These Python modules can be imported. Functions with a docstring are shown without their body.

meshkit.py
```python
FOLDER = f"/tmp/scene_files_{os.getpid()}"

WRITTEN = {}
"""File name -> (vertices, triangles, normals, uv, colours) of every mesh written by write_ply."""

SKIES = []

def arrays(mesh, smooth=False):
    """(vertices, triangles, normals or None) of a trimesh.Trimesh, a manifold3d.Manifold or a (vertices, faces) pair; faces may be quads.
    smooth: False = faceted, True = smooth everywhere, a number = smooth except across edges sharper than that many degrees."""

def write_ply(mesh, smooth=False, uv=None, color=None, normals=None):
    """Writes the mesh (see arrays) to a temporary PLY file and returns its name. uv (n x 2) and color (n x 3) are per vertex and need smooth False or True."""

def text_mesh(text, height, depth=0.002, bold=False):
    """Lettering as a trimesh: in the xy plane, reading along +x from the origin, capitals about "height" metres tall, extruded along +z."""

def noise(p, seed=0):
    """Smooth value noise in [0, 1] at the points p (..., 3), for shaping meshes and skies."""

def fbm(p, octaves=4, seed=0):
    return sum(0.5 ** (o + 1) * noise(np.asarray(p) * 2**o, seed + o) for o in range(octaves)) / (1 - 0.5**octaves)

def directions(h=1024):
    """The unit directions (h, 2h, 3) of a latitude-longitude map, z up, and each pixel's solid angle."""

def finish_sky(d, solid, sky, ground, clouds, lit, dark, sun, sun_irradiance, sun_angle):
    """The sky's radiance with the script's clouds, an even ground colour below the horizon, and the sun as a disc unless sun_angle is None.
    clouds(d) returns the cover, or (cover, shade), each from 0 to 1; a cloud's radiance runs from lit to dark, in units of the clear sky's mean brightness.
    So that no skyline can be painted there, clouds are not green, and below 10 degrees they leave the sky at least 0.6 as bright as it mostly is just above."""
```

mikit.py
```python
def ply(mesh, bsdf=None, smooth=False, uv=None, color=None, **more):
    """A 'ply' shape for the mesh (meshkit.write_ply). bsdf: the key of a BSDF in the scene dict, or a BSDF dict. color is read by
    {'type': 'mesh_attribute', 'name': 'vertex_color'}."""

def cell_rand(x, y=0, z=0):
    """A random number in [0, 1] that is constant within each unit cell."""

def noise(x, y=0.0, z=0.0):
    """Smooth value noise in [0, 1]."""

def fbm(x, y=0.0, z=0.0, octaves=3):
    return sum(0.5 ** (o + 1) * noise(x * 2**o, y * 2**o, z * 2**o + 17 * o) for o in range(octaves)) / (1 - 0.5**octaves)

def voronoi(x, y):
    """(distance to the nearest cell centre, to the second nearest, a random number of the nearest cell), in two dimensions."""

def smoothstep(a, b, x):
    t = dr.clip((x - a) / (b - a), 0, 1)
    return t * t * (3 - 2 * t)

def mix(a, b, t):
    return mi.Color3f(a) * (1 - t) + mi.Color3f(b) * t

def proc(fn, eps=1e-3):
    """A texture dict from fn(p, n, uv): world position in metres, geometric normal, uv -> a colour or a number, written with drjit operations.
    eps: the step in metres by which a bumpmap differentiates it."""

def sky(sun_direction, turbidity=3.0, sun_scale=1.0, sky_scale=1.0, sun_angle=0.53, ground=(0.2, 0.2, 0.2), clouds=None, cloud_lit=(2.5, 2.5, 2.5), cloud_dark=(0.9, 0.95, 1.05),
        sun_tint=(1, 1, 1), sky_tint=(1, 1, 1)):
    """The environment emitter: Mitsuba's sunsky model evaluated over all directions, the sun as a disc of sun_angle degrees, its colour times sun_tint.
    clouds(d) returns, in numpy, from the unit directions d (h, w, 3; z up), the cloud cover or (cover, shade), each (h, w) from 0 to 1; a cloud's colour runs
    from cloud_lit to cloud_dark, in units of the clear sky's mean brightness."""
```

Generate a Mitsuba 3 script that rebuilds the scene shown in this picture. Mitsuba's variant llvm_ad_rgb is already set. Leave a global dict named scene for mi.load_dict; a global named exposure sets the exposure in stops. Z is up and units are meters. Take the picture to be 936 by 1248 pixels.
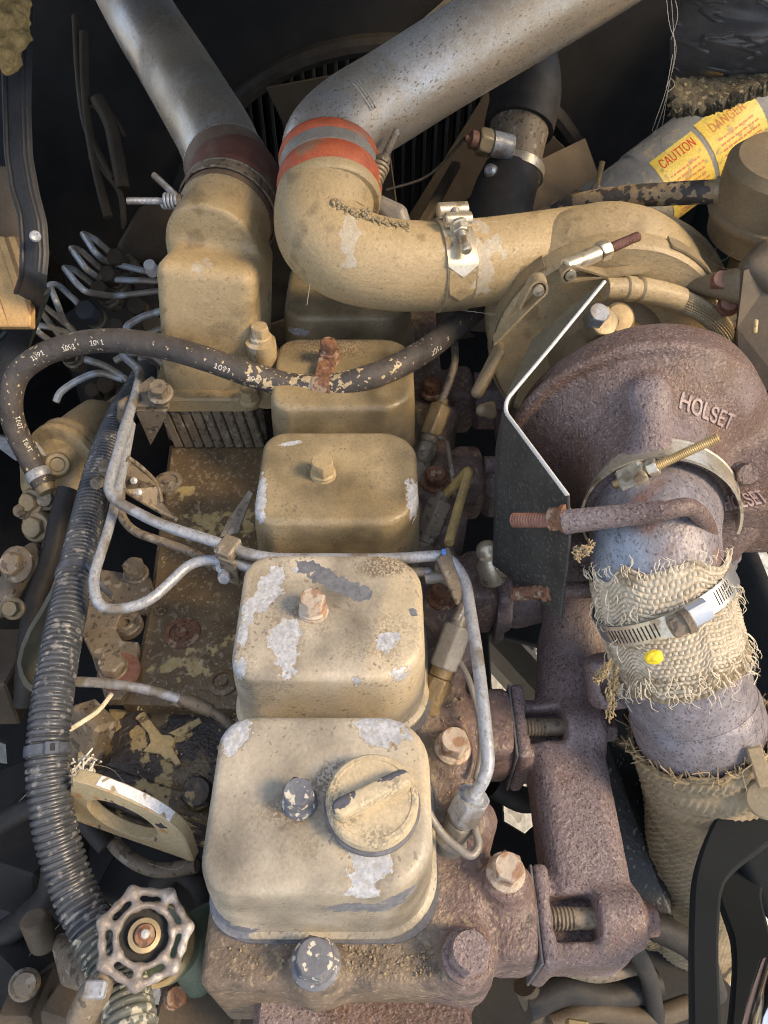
import math, numpy as np, trimesh, shapely.geometry as sg, mapbox_earcut
import mitsuba as mi, drjit as dr, mikit, meshkit
from mikit import noise, fbm, smoothstep, mix
T = mi.ScalarTransform4f

# ------------------------------------------------------------------ camera, sky, exposure
PITCH, FOC = math.radians(48.4), 937.0
EYE = np.array([0.044, -0.153, 1.396])
FWD = np.array([0, math.cos(PITCH), -math.sin(PITCH)])
UPV = np.array([0, math.sin(PITCH), math.cos(PITCH)])
RGT = np.array([1.0, 0, 0])
scene = {'type': 'scene'}
labels = {}
scene['camera'] = {'type': 'perspective', 'fov_axis': 'y', 'fov': 2 * math.degrees(math.atan(624 / FOC)),
                   'near_clip': 0.01, 'far_clip': 200.0,
                   'to_world': T().look_at(origin=EYE.tolist(), target=(EYE + FWD).tolist(), up=UPV.tolist())}


def veil(d):
    n = meshkit.fbm(d * 3.0, 4, 5)
    return np.clip(0.40 + 1.4 * (n - 0.45), 0, 1), np.clip(1.3 * (n - 0.55), 0, 0.6)


scene['sky'] = mikit.sky([0.72, -0.26, 0.66], turbidity=3, sun_scale=0.60, sun_angle=18, clouds=veil, sky_scale=1.3, sun_tint=(1.0, 0.91, 0.76), sky_tint=(0.94, 0.99, 1.09),
                         cloud_lit=(2.3, 2.3, 2.35), cloud_dark=(0.9, 0.95, 1.05))
exposure = 2.62

# ------------------------------------------------------------------ measuring helpers: a sight line and where it meets a plane
def sight(px, py):
    return FWD + RGT * (px - 468) / FOC - UPV * (py - 624) / FOC
def sp(px, py, d):
    return EYE + sight(px, py) * d
def az(px, py, z):
    r = sight(px, py); return EYE + r * ((z - EYE[2]) / r[2])
def ay(px, py, y):
    r = sight(px, py); return EYE + r * ((y - EYE[1]) / r[1])
def ax(px, py, x):
    r = sight(px, py); return EYE + r * ((x - EYE[0]) / r[0])
def A(*v): return np.array(v, float)
def unit(v):
    v = np.asarray(v, float); return v / max(np.linalg.norm(v), 1e-12)
def frame(n, hint=(0, 0, 1)):
    n = unit(n); h = np.asarray(hint, float)
    if abs(n @ unit(h)) > 0.97: h = A(0, 1, 0) if abs(n[1]) < 0.9 else A(1, 0, 0)
    u = unit(np.cross(h, n)); return u, np.cross(n, u), n

# ------------------------------------------------------------------ mesh helpers
def tm(v, f): return trimesh.Trimesh(np.asarray(v, float), np.asarray(f, int), process=False)
def cat(*ms):
    out = []
    for m in ms: out += m if isinstance(m, list) else [m]
    return trimesh.util.concatenate(out) if len(out) > 1 else out[0]
def rings(R, cap=True, closed=False):
    R = [np.asarray(r) for r in R]; n = len(R[0]); v = np.vstack(R); f = []
    i = np.arange(n); j = (i + 1) % n
    for k in range(len(R) - (0 if closed else 1)):
        a, b = k * n, ((k + 1) % len(R)) * n
        f += [np.stack([a + i, a + j, b + j], 1), np.stack([a + i, b + j, b + i], 1)]
    f = np.vstack(f)
    if cap and not closed:
        m = len(v); v = np.vstack([v, R[0].mean(0), R[-1].mean(0)])
        f = np.vstack([f, np.stack([j, i, i * 0 + m], 1), np.stack([len(v) - 2 - n + i, len(v) - 2 - n + j, i * 0 + m + 1], 1)])
    return tm(v, f)
def spline(pts, res=10):
    p = np.asarray(pts, float); p = np.vstack([2 * p[0] - p[1], p, 2 * p[-1] - p[-2]]); out = []
    for k in range(1, len(p) - 2):
        a, b, c, d = p[k - 1:k + 3]
        t0 = 0; t1 = t0 + max(np.linalg.norm(b[:3] - a[:3]), 1e-9) ** .5; t2 = t1 + max(np.linalg.norm(c[:3] - b[:3]), 1e-9) ** .5; t3 = t2 + max(np.linalg.norm(d[:3] - c[:3]), 1e-9) ** .5
        for t in np.linspace(t1, t2, res, endpoint=False):
            A1 = (t1 - t) / (t1 - t0) * a + (t - t0) / (t1 - t0) * b; A2 = (t2 - t) / (t2 - t1) * b + (t - t1) / (t2 - t1) * c; A3 = (t3 - t) / (t3 - t2) * c + (t - t2) / (t3 - t2) * d
            B1 = (t2 - t) / (t2 - t0) * A1 + (t - t0) / (t2 - t0) * A2; B2 = (t3 - t) / (t3 - t1) * A2 + (t - t1) / (t3 - t1) * A3
            out.append((t2 - t) / (t2 - t1) * B1 + (t - t1) / (t2 - t1) * B2)
    out.append(p[-2]); return np.array(out)
def bend(pts, rad, res=7):
    """a bent pipe: straight runs with rounded corners"""
    p = [np.asarray(q, float) for q in pts]; out = [p[0]]
    for k in range(1, len(p) - 1):
        a, b, c = p[k - 1:k + 2]; u, w = a - b, c - b; lu, lw = np.linalg.norm(u), np.linalg.norm(w)
        c_ = min(rad, .48 * lu, .48 * lw); s, e = b + u / lu * c_, b + w / lw * c_
        out += [(1 - t) ** 2 * s + 2 * t * (1 - t) * b + t * t * e for t in np.linspace(0, 1, res)]
    return np.array(out + [p[-1]])
def frames(p):
    t = np.gradient(p, axis=0); t /= np.maximum(np.linalg.norm(t, axis=1, keepdims=True), 1e-12)
    u = frame(t[0])[0]; U = []
    for k in range(len(p)):
        u = unit(u - t[k] * (u @ t[k])); U.append(u)
    return t, np.array(U), np.cross(t, np.array(U))
def sweep(p, r, n=14, cap=True, sq=None):
    """tube along points p; r a number or one per point"""
    p = np.asarray(p, float); r = np.broadcast_to(np.asarray(r, float), (len(p),)); t, U, V = frames(p)
    a = np.arange(n) * 2 * np.pi / n
    return rings([p[k] + r[k] * (np.cos(a)[:, None] * U[k] + np.sin(a)[:, None] * V[k]) for k in range(len(p))], cap)
def hose(pts, r, n=14, res=8, cap=True):
    if np.ndim(r): q = spline(np.hstack([np.asarray(pts, float), np.asarray(r, float)[:, None]]), res); return sweep(q[:, :3], q[:, 3], n, cap)
    return sweep(spline(pts, res), r, n, cap)
def pipe(pts, r, rad=.02, n=12): return sweep(bend(pts, rad), r, n)
def lathe(o, axis, prof, n=28, cap=True, hint=(0, 0, 1), sides=None, roll=0):
    """prof: (radius, height) along the axis from o"""
    u, v, w = frame(axis, hint); a = np.arange(n) * 2 * np.pi / n + roll
    c = np.cos(a)[:, None] * u + np.sin(a)[:, None] * v
    return rings([np.asarray(o) + c * r + w * h for r, h in prof], cap)
def hexring(u, v, w, o, af, h, roll, n=36):
    a = np.arange(n) * 2 * np.pi / n; k = np.abs((a + np.pi / 6) % (np.pi / 3) - np.pi / 6)
    r = af / 2 / np.cos(k); c = np.cos(a + roll)[:, None] * u + np.sin(a + roll)[:, None] * v
    return o + c * r[:, None] + w * h
def hexbar(o, axis, af, h, roll=0, cham=.14, both=False):
    u, v, w = frame(axis); o = np.asarray(o, float); a = np.arange(36) * 2 * np.pi / 36 + roll
    c = np.cos(a)[:, None] * u + np.sin(a)[:, None] * v; R = []
    R += [o + c * af * .47, hexring(u, v, w, o, af, af * cham * .6, roll)] if both else [hexring(u, v, w, o, af, 0, roll)]
    R += [hexring(u, v, w, o, af, h - af * cham * .6, roll), o + c * af * .47 + w * h, o + c * af * .2 + w * (h - af * .01)]
    return rings(R)
def bolt(o, axis, af=.014, h=.008, flange=1.35, fh=.0025, roll=0.2):
    m = [hexbar(np.asarray(o) + unit(axis) * fh, axis, af, h, roll)]
    if flange: m.append(lathe(o, axis, [(af * .5 * flange, -.001), (af * .5 * flange, fh * .6), (af * .5 * flange - fh * .5, fh), (af * .3, fh * 1.1)], 24))
    return cat(m)
def thread(a, b, r, pitch=.0017):
    a, b = np.asarray(a), np.asarray(b); L = np.linalg.norm(b - a); k = max(int(L / pitch), 2); pr = [(r * .8, 0)]
    for i in range(k): pr += [(r * .86, (i + .15) * L / k), (r, (i + .55) * L / k)]
    return lathe(a, b - a, pr + [(r * .8, L)], 18)
def rbox(cx, cy, w, l, r, n=9):
    """outline of a rounded rectangle, the same count of points whatever its size"""
    out = []
    rr = r if np.ndim(r) else [r] * 4
    for k, (sx, sy) in enumerate(((1, 1), (-1, 1), (-1, -1), (1, -1))):
        q = rr[k]; a = np.linspace(0, np.pi / 2, n) + k * np.pi / 2
        out.append(np.stack([cx + sx * (w / 2 - q) + q * np.cos(a), cy + sy * (l / 2 - q) + q * np.sin(a)], 1))
    return np.vstack(out)
def box(c, s, b=.002, R=None):
    """a box with chamfered edges; R: rows are its axes"""
    s = np.asarray(s, float) / 2; b = min(b, .45 * s.min() * 2); pts = []
    for x in (-1, 1):
        for y in (-1, 1):
            for z in (-1, 1):
                p = A(x, y, z)
                for k in range(3):
                    q = p * (s - b); q[k] = p[k] * s[k]; pts.append(q)
    m = trimesh.convex.convex_hull(np.array(pts)); v = np.array(m.vertices)
    if R is not None: v = v @ np.asarray(R, float)
    return tm(v + np.asarray(c), m.faces)
def hull(*pts): m = trimesh.convex.convex_hull(np.vstack(pts)); return tm(m.vertices, m.faces)
def beam(a, b, w, h, bev=.002, hint=(0, 0, 1)):
    a, b = np.asarray(a, float), np.asarray(b, float); u, v, n = frame(b - a, hint)
    return box((a + b) / 2, (w, h, np.linalg.norm(b - a)), bev, np.array([u, v, n]))
def plate(outline, holes, o, u, v, t, b=.0008):
    """a flat plate with bevelled edges: 2-D outline (and holes) in the axes u, v at o, thickness t along u x v"""
    u, v = unit(u), unit(v); w = np.cross(u, v); loops = []
    for k, L in enumerate([outline] + list(holes)):
        L = np.asarray(L, float); area = np.sum(L[:, 0] * np.roll(L[:, 1], -1) - L[:, 1] * np.roll(L[:, 0], -1))
        if (area > 0) != (k == 0): L = L[::-1]
        loops.append(L)
    def inset(L):
        a, c = np.roll(L, 1, 0), np.roll(L, -1, 0); e1 = L - a; e2 = c - L
        n1 = np.stack([-e1[:, 1], e1[:, 0]], 1); n2 = np.stack([-e2[:, 1], e2[:, 0]], 1)
        n1 /= np.linalg.norm(n1, axis=1, keepdims=True) + 1e-12; n2 /= np.linalg.norm(n2, axis=1, keepdims=True) + 1e-12
        m = n1 + n2; return L + m * (b / np.maximum((m * n1).sum(1), .3))[:, None]
    ins = [inset(L) for L in loops]; flat = np.vstack(ins); ends = np.cumsum([len(L) for L in loops]).astype(np.uint32)
    tri = mapbox_earcut.triangulate_float64(flat, ends).reshape(-1, 3).astype(int)
    P3 = lambda q, h: np.asarray(o) + q[:, :1] * u + q[:, 1:] * v + w * h
    e0, e1, e2 = flat[tri[:, 0]], flat[tri[:, 1]], flat[tri[:, 2]]
    sgn = (e1[:, 0] - e0[:, 0]) * (e2[:, 1] - e0[:, 1]) - (e1[:, 1] - e0[:, 1]) * (e2[:, 0] - e0[:, 0])
    tri = np.where(sgn[:, None] > 0, tri, tri[:, ::-1])
    N = len(flat); V = [P3(flat, 0), P3(np.vstack(loops), b), P3(np.vstack(loops), t - b), P3(flat, t)]; F = [tri[:, ::-1], tri + 3 * N]; s = 0
    for L in loops:
        i = s + np.arange(len(L)); j = s + (np.arange(len(L)) + 1) % len(L)
        for q in range(3): F += [np.stack([q * N + i, q * N + j, (q + 1) * N + j], 1), np.stack([q * N + i, (q + 1) * N + j, (q + 1) * N + i], 1)]
        s += len(L)
    return tm(np.vstack(V), np.vstack(F))
def circ(x, y, r, n=20, ry=None):
    a = np.arange(n) * 2 * np.pi / n; return np.stack([x + r * np.cos(a), y + (ry or r) * np.sin(a)], 1)
def band(o, axis, r, w, t=.0012, a0=0, a1=360, hint=(0, 0, 1), n=48, lip=0):
    """a strap round an axis"""
    u, v, d = frame(axis, hint); a = np.radians(np.linspace(a0, a1, n)); sec = [(r, -w / 2), (r + t + lip, -w / 2), (r + t + lip, -w / 2 + t), (r + t, -w / 2 + t * 1.5), (r + t, w / 2 - t * 1.5), (r + t + lip, w / 2 - t), (r + t + lip, w / 2), (r, w / 2)]
    R = [np.array([np.asarray(o) + (np.cos(x) * u + np.sin(x) * v) * q + d * h for q, h in sec]) for x in a]
    return rings(R[::-1] if True else R, closed=abs(a1 - a0) >= 360) if abs(a1 - a0) < 360 else rings(R[:-1][::-1], closed=True)
def sheet(grid, t):
    """a grid of points (m, n, 3) thickened to t"""
    g = np.asarray(grid); m, n = g.shape[:2]; nu = np.cross(np.gradient(g, axis=0), np.gradient(g, axis=1)); nu /= np.linalg.norm(nu, axis=2, keepdims=True) + 1e-12
    v = np.vstack([(g + nu * t / 2).reshape(-1, 3), (g - nu * t / 2).reshape(-1, 3)]); i = np.arange(m * n).reshape(m, n); N = m * n
    a, b, c, d = i[:-1, :-1].ravel(), i[1:, :-1].ravel(), i[1:, 1:].ravel(), i[:-1, 1:].ravel()
    f = [np.stack([a, b, c], 1), np.stack([a, c, d], 1), N + np.stack([a, c, b], 1), N + np.stack([a, d, c], 1)]
    rim = np.concatenate([i[0, :], i[1:, -1], i[-1, -2::-1], i[-2:0:-1, 0]]); r2 = np.roll(rim, -1)
    f += [np.stack([rim, r2, N + r2], 1), np.stack([rim, N + r2, N + rim], 1)]
    return tm(v, np.vstack(f))
def noisy(m, amp, freq, seed=0):
    m = trimesh.Trimesh(m.vertices, m.faces, process=True); v = np.array(m.vertices); d = (meshkit.fbm(v * freq + 50, 3, seed) - .5) * 2 * amp
    return tm(v + np.array(m.vertex_normals) * d[:, None], m.faces)
def dense(m, L):
    v, f = trimesh.remesh.subdivide_to_size(m.vertices, m.faces, L, max_iter=20); return trimesh.Trimesh(v, f, process=True)

# ------------------------------------------------------------------ castings: smooth unions of simple solids, meshed by surface nets
def s_cap(a, b, r1, r2=None):
    a, b = np.asarray(a, float), np.asarray(b, float); r2 = r1 if r2 is None else r2; d = b - a; L = d @ d
    def f(P):
        t = np.clip((P - a) @ d / L, 0, 1); return np.linalg.norm(P - a - t[:, None] * d, axis=1) - (r1 + (r2 - r1) * t)
    return f
def s_box(c, s, r=.003, R=None):
    c, s = np.asarray(c, float), np.asarray(s, float) / 2 - r
    def f(P):
        q = P - c
        if R is not None: q = q @ np.asarray(R, float).T
        q = np.abs(q) - s; return np.linalg.norm(np.maximum(q, 0), axis=1) + np.minimum(q.max(1), 0) - r
    return f
def s_cyl(a, b, r, e=.002):
    a, b = np.asarray(a, float), np.asarray(b, float); L = np.linalg.norm(b - a); w = (b - a) / L
    def f(P):
        q = P - a; h = q @ w; rad = np.linalg.norm(q - h[:, None] * w, axis=1); d = np.stack([rad - r + e, np.abs(h - L / 2) - L / 2 + e], 1)
        return np.linalg.norm(np.maximum(d, 0), axis=1) + np.minimum(d.max(1), 0) - e
    return f
def s_tor(c, axis, R, r):
    c, w = np.asarray(c, float), unit(axis)
    def f(P):
        q = P - c; h = q @ w; rad = np.linalg.norm(q - h[:, None] * w, axis=1); rr = r if np.isscalar(r) else r(q)
        return np.sqrt((rad - R) ** 2 + h ** 2) - rr
    return f
def s_ell(c, r):
    c, r = np.asarray(c, float), np.asarray(r, float)
    def f(P):
        q = (P - c) / r; k = np.linalg.norm(q, axis=1); return (k - 1) * r.min()
    return f
def smin(a, b, k):
    h = np.maximum(k - np.abs(a - b), 0) / k; return np.minimum(a, b) - h * h * k / 4
def s_join(k, *fs):
    def f(P):
        d = fs[0](P)
        for g in fs[1:]: d = smin(d, g(P), k)
        return d
    return f
def s_cut(f0, *fs, k=.002):
    def f(P):
        d = f0(P)
        for g in fs: d = -smin(-d, g(P), k)
        return d
    return f
def solid(fn, lo, hi, h, rough=0, freq=300, seed=1):
    lo, hi = np.asarray(lo, float), np.asarray(hi, float); n = np.ceil((hi - lo) / h).astype(int) + 1
    X = np.stack(np.meshgrid(*[lo[k] + h * np.arange(n[k]) for k in range(3)], indexing='ij'), -1).reshape(-1, 3)
    D = np.concatenate([fn(c) for c in np.array_split(X, max(1, len(X) // 200000))])
    near = np.abs(D) < 4 * h
    if rough: D[near] += rough * (meshkit.fbm(X[near] * freq + 31, 2, seed) - .5) * 2
    D = D.reshape(n)
    D[[0, -1]] = np.maximum(D[[0, -1]], h * .5); D[:, [0, -1]] = np.maximum(D[:, [0, -1]], h * .5); D[:, :, [0, -1]] = np.maximum(D[:, :, [0, -1]], h * .5)
    S = D < 0; acc = np.zeros(tuple(n - 1) + (3,)); cnt = np.zeros(tuple(n - 1)); quads = []
    idx = -np.ones(tuple(n - 1), int)
    m = n - 1
    for axis in range(3):
        o1, o2 = [(1, 2), (2, 0), (0, 1)][axis]; sl = [slice(None)] * 3; s0 = list(sl); s1 = list(sl); s0[axis] = slice(0, -1); s1[axis] = slice(1, None)
        a, b = D[tuple(s0)], D[tuple(s1)]; cr = (a < 0) != (b < 0); I = np.argwhere(cr); t = a[cr] / (a[cr] - b[cr]); pos = I.astype(float); pos[:, axis] += t
        for q1 in (0, -1):
            for q2 in (0, -1):
                J = I.copy(); J[:, o1] += q1; J[:, o2] += q2; ok = ((J >= 0) & (J < m)).all(1)
                np.add.at(acc, tuple(J[ok].T), pos[ok]); np.add.at(cnt, tuple(J[ok].T), 1)
        ok = (I[:, o1] > 0) & (I[:, o2] > 0); I2 = I[ok]; up = (a[cr] < 0)[ok]
        q = []
        for q1, q2 in ((0, 0), (-1, 0), (-1, -1), (0, -1)):
            J = I2.copy(); J[:, o1] += q1; J[:, o2] += q2; q.append(J)
        quads.append((q, up))
    on = cnt > 0; idx[on] = np.arange(on.sum()); V = acc[on] / cnt[on][:, None] * h + lo; F = []
    for q, up in quads:
        Q = np.stack([idx[tuple(J.T)] for J in q], 1); Q = np.where(up[:, None], Q, Q[:, ::-1]); F += [Q[:, [0, 1, 2]], Q[:, [0, 2, 3]]]
    return tm(V, np.vstack(F))

# ------------------------------------------------------------------ the scene dict
def free(key):
    taken = set(scene) | set(labels) | {k.rsplit('__', 1)[0] for k in scene if '__' in k} | {k.split('__')[0] for k in scene}
    if key not in taken: return key
    k = 1
    while f'{key}_{k:03d}' in taken: k += 1
    return f'{key}_{k:03d}'
def thing(name, label, category, group=None):
    key = free(name); labels[key] = {'label': label, 'category': category}
    if group: labels[key]['group'] = group
    return key
def part(parent, name, mesh, bsdf, smooth=32, label=None, kind=None, **kw):
    key = free(parent + '__' + name); scene[key] = mikit.ply(mesh, bsdf, smooth, **kw)
    if label: labels.setdefault(key, {})['label'] = label
    if kind: labels.setdefault(key, {})['kind'] = kind
    return key
def solo(name, mesh, bsdf, label, category, group=None, smooth=32, **kw):
    key = thing(name, label, category, group); scene[key] = mikit.ply(mesh, bsdf, smooth, **kw); return key
def struct(name, mesh, bsdf, smooth=False, parent=None):
    if parent: return part(parent, name, mesh, bsdf, smooth)
    scene[name] = mikit.ply(mesh, bsdf, smooth); labels[name] = {'kind': 'structure'}; return name
def smooth01(x): x = min(max(x, 0), 1); return x * x * (3 - 2 * x)

# ------------------------------------------------------------------ materials
def tex(fn, eps=4e-4): return mikit.proc(fn, eps)
def rgb(c): return {'type': 'rgb', 'value': list(map(float, c))}
def M(name, col, rough=.6, spec=.4, metal=0.0, bump=None, bscale=.001, grain=.4, **more):
    if callable(col) and grain:
        raw = col; col = lambda p, n, uv: raw(p, n, uv) * (1 - grain / 2 + grain * N3(p, 800.0, 2, 11.0))
    b = {'type': 'principled', 'base_color': tex(col) if callable(col) else rgb(col), 'roughness': tex(rough) if callable(rough) else float(rough), 'specular': float(spec),
         'metallic': tex(metal) if callable(metal) else float(metal), **more}
    if bump is not None: b = {'type': 'bumpmap', 'tex': tex(bump), 'scale': float(bscale), 'nested': b}
    scene[name] = {'type': 'twosided', 'nested': b}
def N3(p, f, o=3, s=0.0):
    x, y, z = p.x * .80 + p.y * .36 + p.z * .48, p.y * .80 - p.x * .60, p.z * .877 - p.x * .384 - p.y * .288
    return fbm(x * f + s, y * f + 7.3 * s, z * f, o)
def spot(p, c, r, rot=0.0):
    """1 inside an ellipsoid patch with a ragged outline"""
    x, y, z = p.x - float(c[0]), p.y - float(c[1]), p.z - float(c[2]); k, s = math.cos(rot), math.sin(rot)
    return dr.sqrt(dr.square((x * k + y * s) / r[0]) + dr.square((y * k - x * s) / r[1]) + dr.square(z / r[2]))

# chips in the cover paint, measured where they lie: (point, radii, turn)
ZINC = [(az(288, 897, 1.0), (.009, .010, .02), 0), (az(466, 889, 1.0), (.0135, .008, .02), -.25), (az(450, 1052, 1.0), (.0105, .0125, .006), .1), (az(447, 1085, .997), (.009, .006, .004), 0),
        (az(326, 718, 1.0), (.0085, .017, .02), -.25), (az(347, 792, 1.0), (.0085, .018, .02), .12), (az(352, 770, 1.0), (.0075, .008, .02), .12), (az(473, 781, 1.0), (.0068, .0078, .02), 0),
        (az(491, 822, 1.0), (.006, .006, .01), 0), (az(303, 745, 1.0), (.004, .010, .02), 0), (az(296, 772, 1.0), (.003, .007, .02), 0), (az(433, 829, 1.0), (.003, .003, .01), 0), (az(290, 815, 1.0), (.004, .006, .01), .3),
        (az(318, 610, .998), (.0045, .020, .012), .1), (az(504, 610, .998), (.0055, .016, .012), .1), (az(487, 655, .994), (.005, .006, .010), 0), (az(352, 541, 1.0), (.008, .0025, .02), .2),
        (az(363, 404, .985), (.012, .01, .004), 0), (az(365, 694, 1.0), (.005, .003, .02), 0)]
GREY = [(az(400, 705, 1.0), (.021, .0075, .02), -.62), (az(425, 718, 1.0), (.013, .006, .02), -.5), (az(380, 692, 1.0), (.010, .006, .02), -.3), (ay(452, 1110, -.048), (.0185, .03, .0062), 0), (ay(488, 1106, -.048), (.010, .03, .0050), 0), (ay(283, 1130, -.045), (.0135, .03, .011), 0),
        (az(502, 746, 1.0), (.003, .004, .01), .7), (ay(268, 1110, -.040), (.008, .03, .006), 0)]

STAIN = [(az(357, 985, 1.0), (.013, .010, .02), 0), (az(405, 950, 1.0), (.014, .012, .02), .6), (az(412, 1010, 1.0), (.008, .012, .02), .4), (az(372, 745, 1.0), (.010, .008, .02), 0), (az(470, 690, 1.0), (.02, .01, .02), 0), (az(398, 425, 1.0), (.045, .026, .02), 0), (az(385, 575, 1.0), (.012, .012, .02), 0)]

def tan_coat(p, a, b_, d_):
    w = (N3(p, 330.0, 4) - .5) * 1.3 + (N3(p, 75.0, 2, 3.0) - .5) * 1.0
    zn = mi.Float(9); gy = mi.Float(9)
    for c, r, a in ZINC: zn = dr.minimum(zn, spot(p, c, r, a))
    for c, r, a in GREY: gy = dr.minimum(gy, spot(p, c, r, a))
    base = mix(a, b_, N3(p, 30.0, 3))
    base = mix(base, d_, .75 * smoothstep(.52, .66, N3(p, 17.0, 3, 5.0)))
    grime = smoothstep(.56, .68, N3(p, 42.0, 4, 9.0)) * smoothstep(.42, .62, N3(p, 900.0, 2, 1.0)); base = mix(base, (.17, .14, .095), .5 * grime)
    st = mi.Float(9)
    for c, r, a in STAIN: st = dr.minimum(st, spot(p, c, r, a))
    base = mix(base, (.115, .085, .055), .8 * smoothstep(1.2, .45, st + (N3(p, 130.0, 3) - .5) * 1.1) * smoothstep(.36, .56, N3(p, 900.0, 2, 8.0)))
    speck = smoothstep(.75, .80, N3(p, 560.0, 1)) * smoothstep(.4, .6, N3(p, 60.0, 2, 2.0)); base = mix(base, (.12, .10, .075), .6 * speck)
    z = smoothstep(1.0, .93, zn + w); g = smoothstep(1.0, .94, gy + w * 1.1)
    rim = smoothstep(1.13, 1.03, zn + w) - z  # dark outline of each chip: primer line with its edge shadow painted in
    metal = mix((.20, .215, .235), (.50, .51, .525), N3(p, 520.0, 3)); metal = mix(metal, (.30, .28, .24), .6 * smoothstep(.6, .66, N3(p, 520.0, 2, 4.0)))
    c = mix(base, (.25, .19, .11), .7 * dr.maximum(rim, 0)); c = mix(c, metal, z); return mix(c, mix((.085, .09, .105), (.17, .175, .19), N3(p, 300.0, 2)), g)
def tan_bump(p, n, uv):
    w = (N3(p, 260.0, 3) - .5) * .9 + (N3(p, 75.0, 2, 3.0) - .5) * .9; zn = mi.Float(9)
    for c, r, a in ZINC + GREY: zn = dr.minimum(zn, spot(p, c, r, a))
    return -.45 * smoothstep(1.02, .92, zn + w) + .5 * N3(p, 380.0, 2) + .6 * N3(p, 90.0, 2)
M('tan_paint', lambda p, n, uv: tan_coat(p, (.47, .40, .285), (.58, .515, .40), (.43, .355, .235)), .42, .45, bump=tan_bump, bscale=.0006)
M('tan_paint_grimy', lambda p, n, uv: tan_coat(p, (.31, .24, .13), (.40, .32, .19), (.25, .185, .092)), .42, .45, bump=tan_bump, bscale=.0006)  # darker tan for the far covers: shade of the rear painted in, plus dirt

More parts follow.
